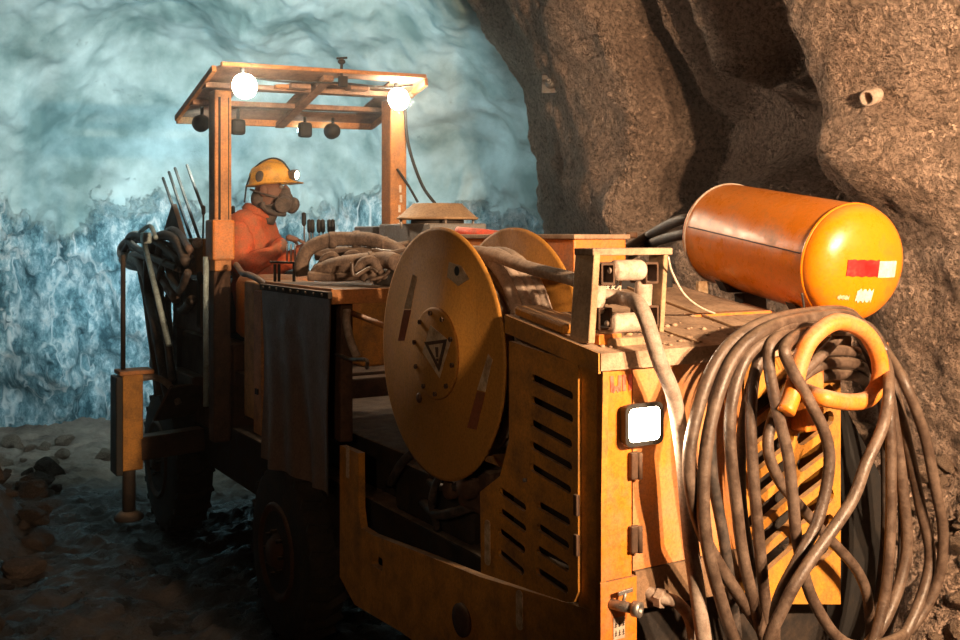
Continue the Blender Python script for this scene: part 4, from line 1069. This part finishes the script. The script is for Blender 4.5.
ob = bpy.data.objects.new('body', me); COL.objects.link(ob); ob.parent = OP
def OPp(mb, name, mat, parent=OP): return mb.build(name, M[mat], parent)
m = MB(); m.lathe([(.075, 0), (.088, .02), (.078, .05), (.066, .055)], (.045, 0, .555), (.35, 0, 1), 24, sx=1.15, sy=1.2); OPp(m, 'collar', 'cover')
for s_ in (-1, 1):
    m = MB(); m.ell((.207, s_*.034, .725), (.012, .014, .011)); OPp(m, 'eye', 'eye')
    m = MB(); m.ell((.115, s_*.088, .70), (.026, .012, .034)); OPp(m, 'ear', 'skin')
m = MB(); m.tube([(.215, 0, .735), (.232, 0, .71), (.236, 0, .69)], [.011, .015, .017], 10); OPp(m, 'nose', 'skin')
m = MB(); m.ell((.215, 0, .645), (.052, .058, .060)); m.ell((.215, 0, .685), (.038, .035, .04))
ms = OPp(m, 'respirator', 'mask')
for s_ in (-1, 1):
    d = V((.35, s_*.85, -.25)).normalized(); c = V((.218, s_*.045, .630))
    m = MB(); m.lathe([(.022, 0), (.024, .02), (.046, .024), (.050, .032), (.050, .052), (.044, .058), (.040, .056), (0, .056)], c, d, 28); OPp(m, 'filter', 'mask', ms)
    m = MB(); m.tube([(.20, s_*.055, .66), (.14, s_*.092, .675), (.06, s_*.085, .70), (.02, s_*.04, .71)], .007, 8); m.tube([(.20, s_*.052, .625), (.13, s_*.085, .61), (.06, s_*.07, .60)], .007, 8); OPp(m, 'strap', 'mask', ms)
m = MB(); m.tube([(.11, -.088, .63), (.12, -.095, .60), (.16, -.085, .575), (.20, -.03, .565), (.20, .03, .565), (.16, .085, .575), (.12, .095, .60), (.11, .088, .63)], .016, 8); m.ell((.075, 0, .655), (.065, .078, .07)); m.lathe([(.062, 0), (.066, .03), (.074, .08), (.078, .11)], (.085, 0, .515), (.25, 0, 1), 24); OPp(m, 'hood', 'mask')
# hard hat
hc_ = V((.128, 0, .752)); R = Matrix.Rotation(math.radians(-6), 3, 'Y')
m = MB(); prof = [(.136, -.012), (.138, -.006), (.118, .004), (.117, .03), (.112, .062), (.096, .092), (.066, .114), (.03, .124), (0, .126)]
m.lathe(prof, hc_, R @ V((0, 0, 1)), 40, sx=1.10, sy=.90, up=(1, 0, 0))
m.box(hc_+V((.135, 0, -.004)), (.09, .15, .008), R, .003); m.tube([hc_+V((-.10, 0, .075)), hc_+V((-.03, 0, .126)), hc_+V((.04, 0, .126)), hc_+V((.10, 0, .08))], .012, 10)
hh = OPp(m, 'hard_hat', 'hat')
m = MB(); c = hc_+V((.148, -.01, .045)); m.lathe([(0, -.04), (.02, -.04), (.030, -.01), (.033, .02), (.028, .022), (.028, .012), (0, .012)], c, (1, -.25, -.1), 20); m.box(hc_+V((.12, 0, .045)), (.03, .05, .05), None, .008); cl2 = OPp(m, 'cap_lamp', 'mask', hh)
m = MB(); m.lathe([(0, 0), (.026, 0), (.026, .004), (0, .004)], c+V((1, -.25, -.1)).normalized()*.015, (1, -.25, -.1), 20); OPp(m, 'lamp_lens', 'lens_cap', cl2)
m = MB(); m.tube([hc_+V((.12, -.01, .07)), hc_+V((.08, -.02, .125)), hc_+V((.02, -.04, .142)), hc_+V((-.06, -.06, .10)), hc_+V((-.12, -.06, .0)), hc_+V((-.14, -.06, -.12))], .005, 8); OPp(m, 'lamp_cord', 'black', hh)
m = MB(); m.ell(hc_+V((-.03, -.100, .03)), (.028, .008, .036)); OPp(m, 'hat_badge', 'mask', hh)

# ================================================================ LIGHTS
def lamp(kind, name, loc, target, en, col, size=.05, spot=None, blend=.5):
    l = bpy.data.lights.new(name, kind); l.energy = en; l.color = col
    if kind == 'SPOT': l.spot_size = math.radians(spot); l.spot_blend = blend; l.shadow_soft_size = size
    elif kind == 'AREA': l.size = size
    else: l.shadow_soft_size = size
    o = bpy.data.objects.new(name, l); COL.objects.link(o); o.location = loc
    if target is not None: o.rotation_euler = (V(target)-V(loc)).to_track_quat('-Z', 'Y').to_euler()
    return o
CY = (.66, .92, 1.0); WM = (1.0, .67, .40)
tg = [(-5.0, 9.3, 2.8), (-3.6, 10.2, 2.0), (-2.2, 10.4, 3.6), (-1.5, 10.4, 2.4)]
for i, p in enumerate(FL): lamp('SPOT', 'front_lamp_beam', p, tg[i], 140, CY, .05, 96, .5)
for bx_, tz in ((.15, (-4.6, 9.6, 1.9)), (.9, (-2.2, 10.4, 1.7))): lamp('SPOT', 'headlamp_beam', loc2w((bx_, 5.25, 1.1)), tz, 170, CY, .06, 95, .7)
for p, t in zip(RLW, ((.5, 2.6, 1.7), (1.6, 3.6, 1.7))): lamp('SPOT', 'canopy_lamp_beam', p, t, 65, (1.0, .66, .38), .05, 85, .6)
lamp('SPOT', 'work_light_beam', WL, WL+V((.4, -1.2, -.25)), 14, (1, .74, .46), .04, 150, .5)
# unseen warm key spots right of the camera, standing in for vehicle headlights
for dx in (-.14, .14): lamp('SPOT', 'warm_key_spot', (2.1+dx*.9, .5+dx*.5, 2.45), (1.35, 5.0, 1.75), 880, WM, .04, 84, .6)
lamp('SPOT', 'side_fill', (-.7, -.6, 2.4), (-.30, 3.6, 1.55), 95, WM, .06, 36, 1.0)  # unseen fill spot added near the camera to brighten the rig's left side
w = bpy.data.worlds.new('World'); SC.world = w; w.use_nodes = True
w.node_tree.nodes['Background'].inputs[0].default_value = (.5, .35, .25, 1); w.node_tree.nodes['Background'].inputs[1].default_value = .001

hz = bpy.data.materials.new('tunnel_haze'); hz.use_nodes = True; hz.node_tree.nodes.clear()
o_ = hz.node_tree.nodes.new('ShaderNodeOutputMaterial'); v_ = hz.node_tree.nodes.new('ShaderNodeVolumePrincipled')
v_.inputs['Density'].default_value = .017; v_.inputs['Color'].default_value = (.8, .9, .95, 1); v_.inputs['Anisotropy'].default_value = .4
hz.node_tree.links.new(v_.outputs[0], o_.inputs['Volume'])
m = MB(); m.bb((-5.5, 4.7, -.4), (3.2, 11.0, 4.9), 0); hzo = m.build('dust_haze', hz); tag(hzo, 'thin dusty haze hanging in the tunnel air', 'haze', kind='stuff')
# ================================================================ CAMERA
cd = bpy.data.cameras.new('camera'); cam = bpy.data.objects.new('camera', cd); COL.objects.link(cam)
cam.location = (0, 0, CH); cam.rotation_euler = (math.pi/2, 0, 0)
cd.sensor_width = 36; cd.lens = F/960*36; cd.shift_y = -(320-HY)/960; cd.clip_start = .05
SC.camera = cam
SC.view_settings.view_transform = 'Standard'; SC.view_settings.look = 'None'; SC.view_settings.exposure = 0; SC.view_settings.gamma = 1; SC.view_settings.use_curve_mapping = False
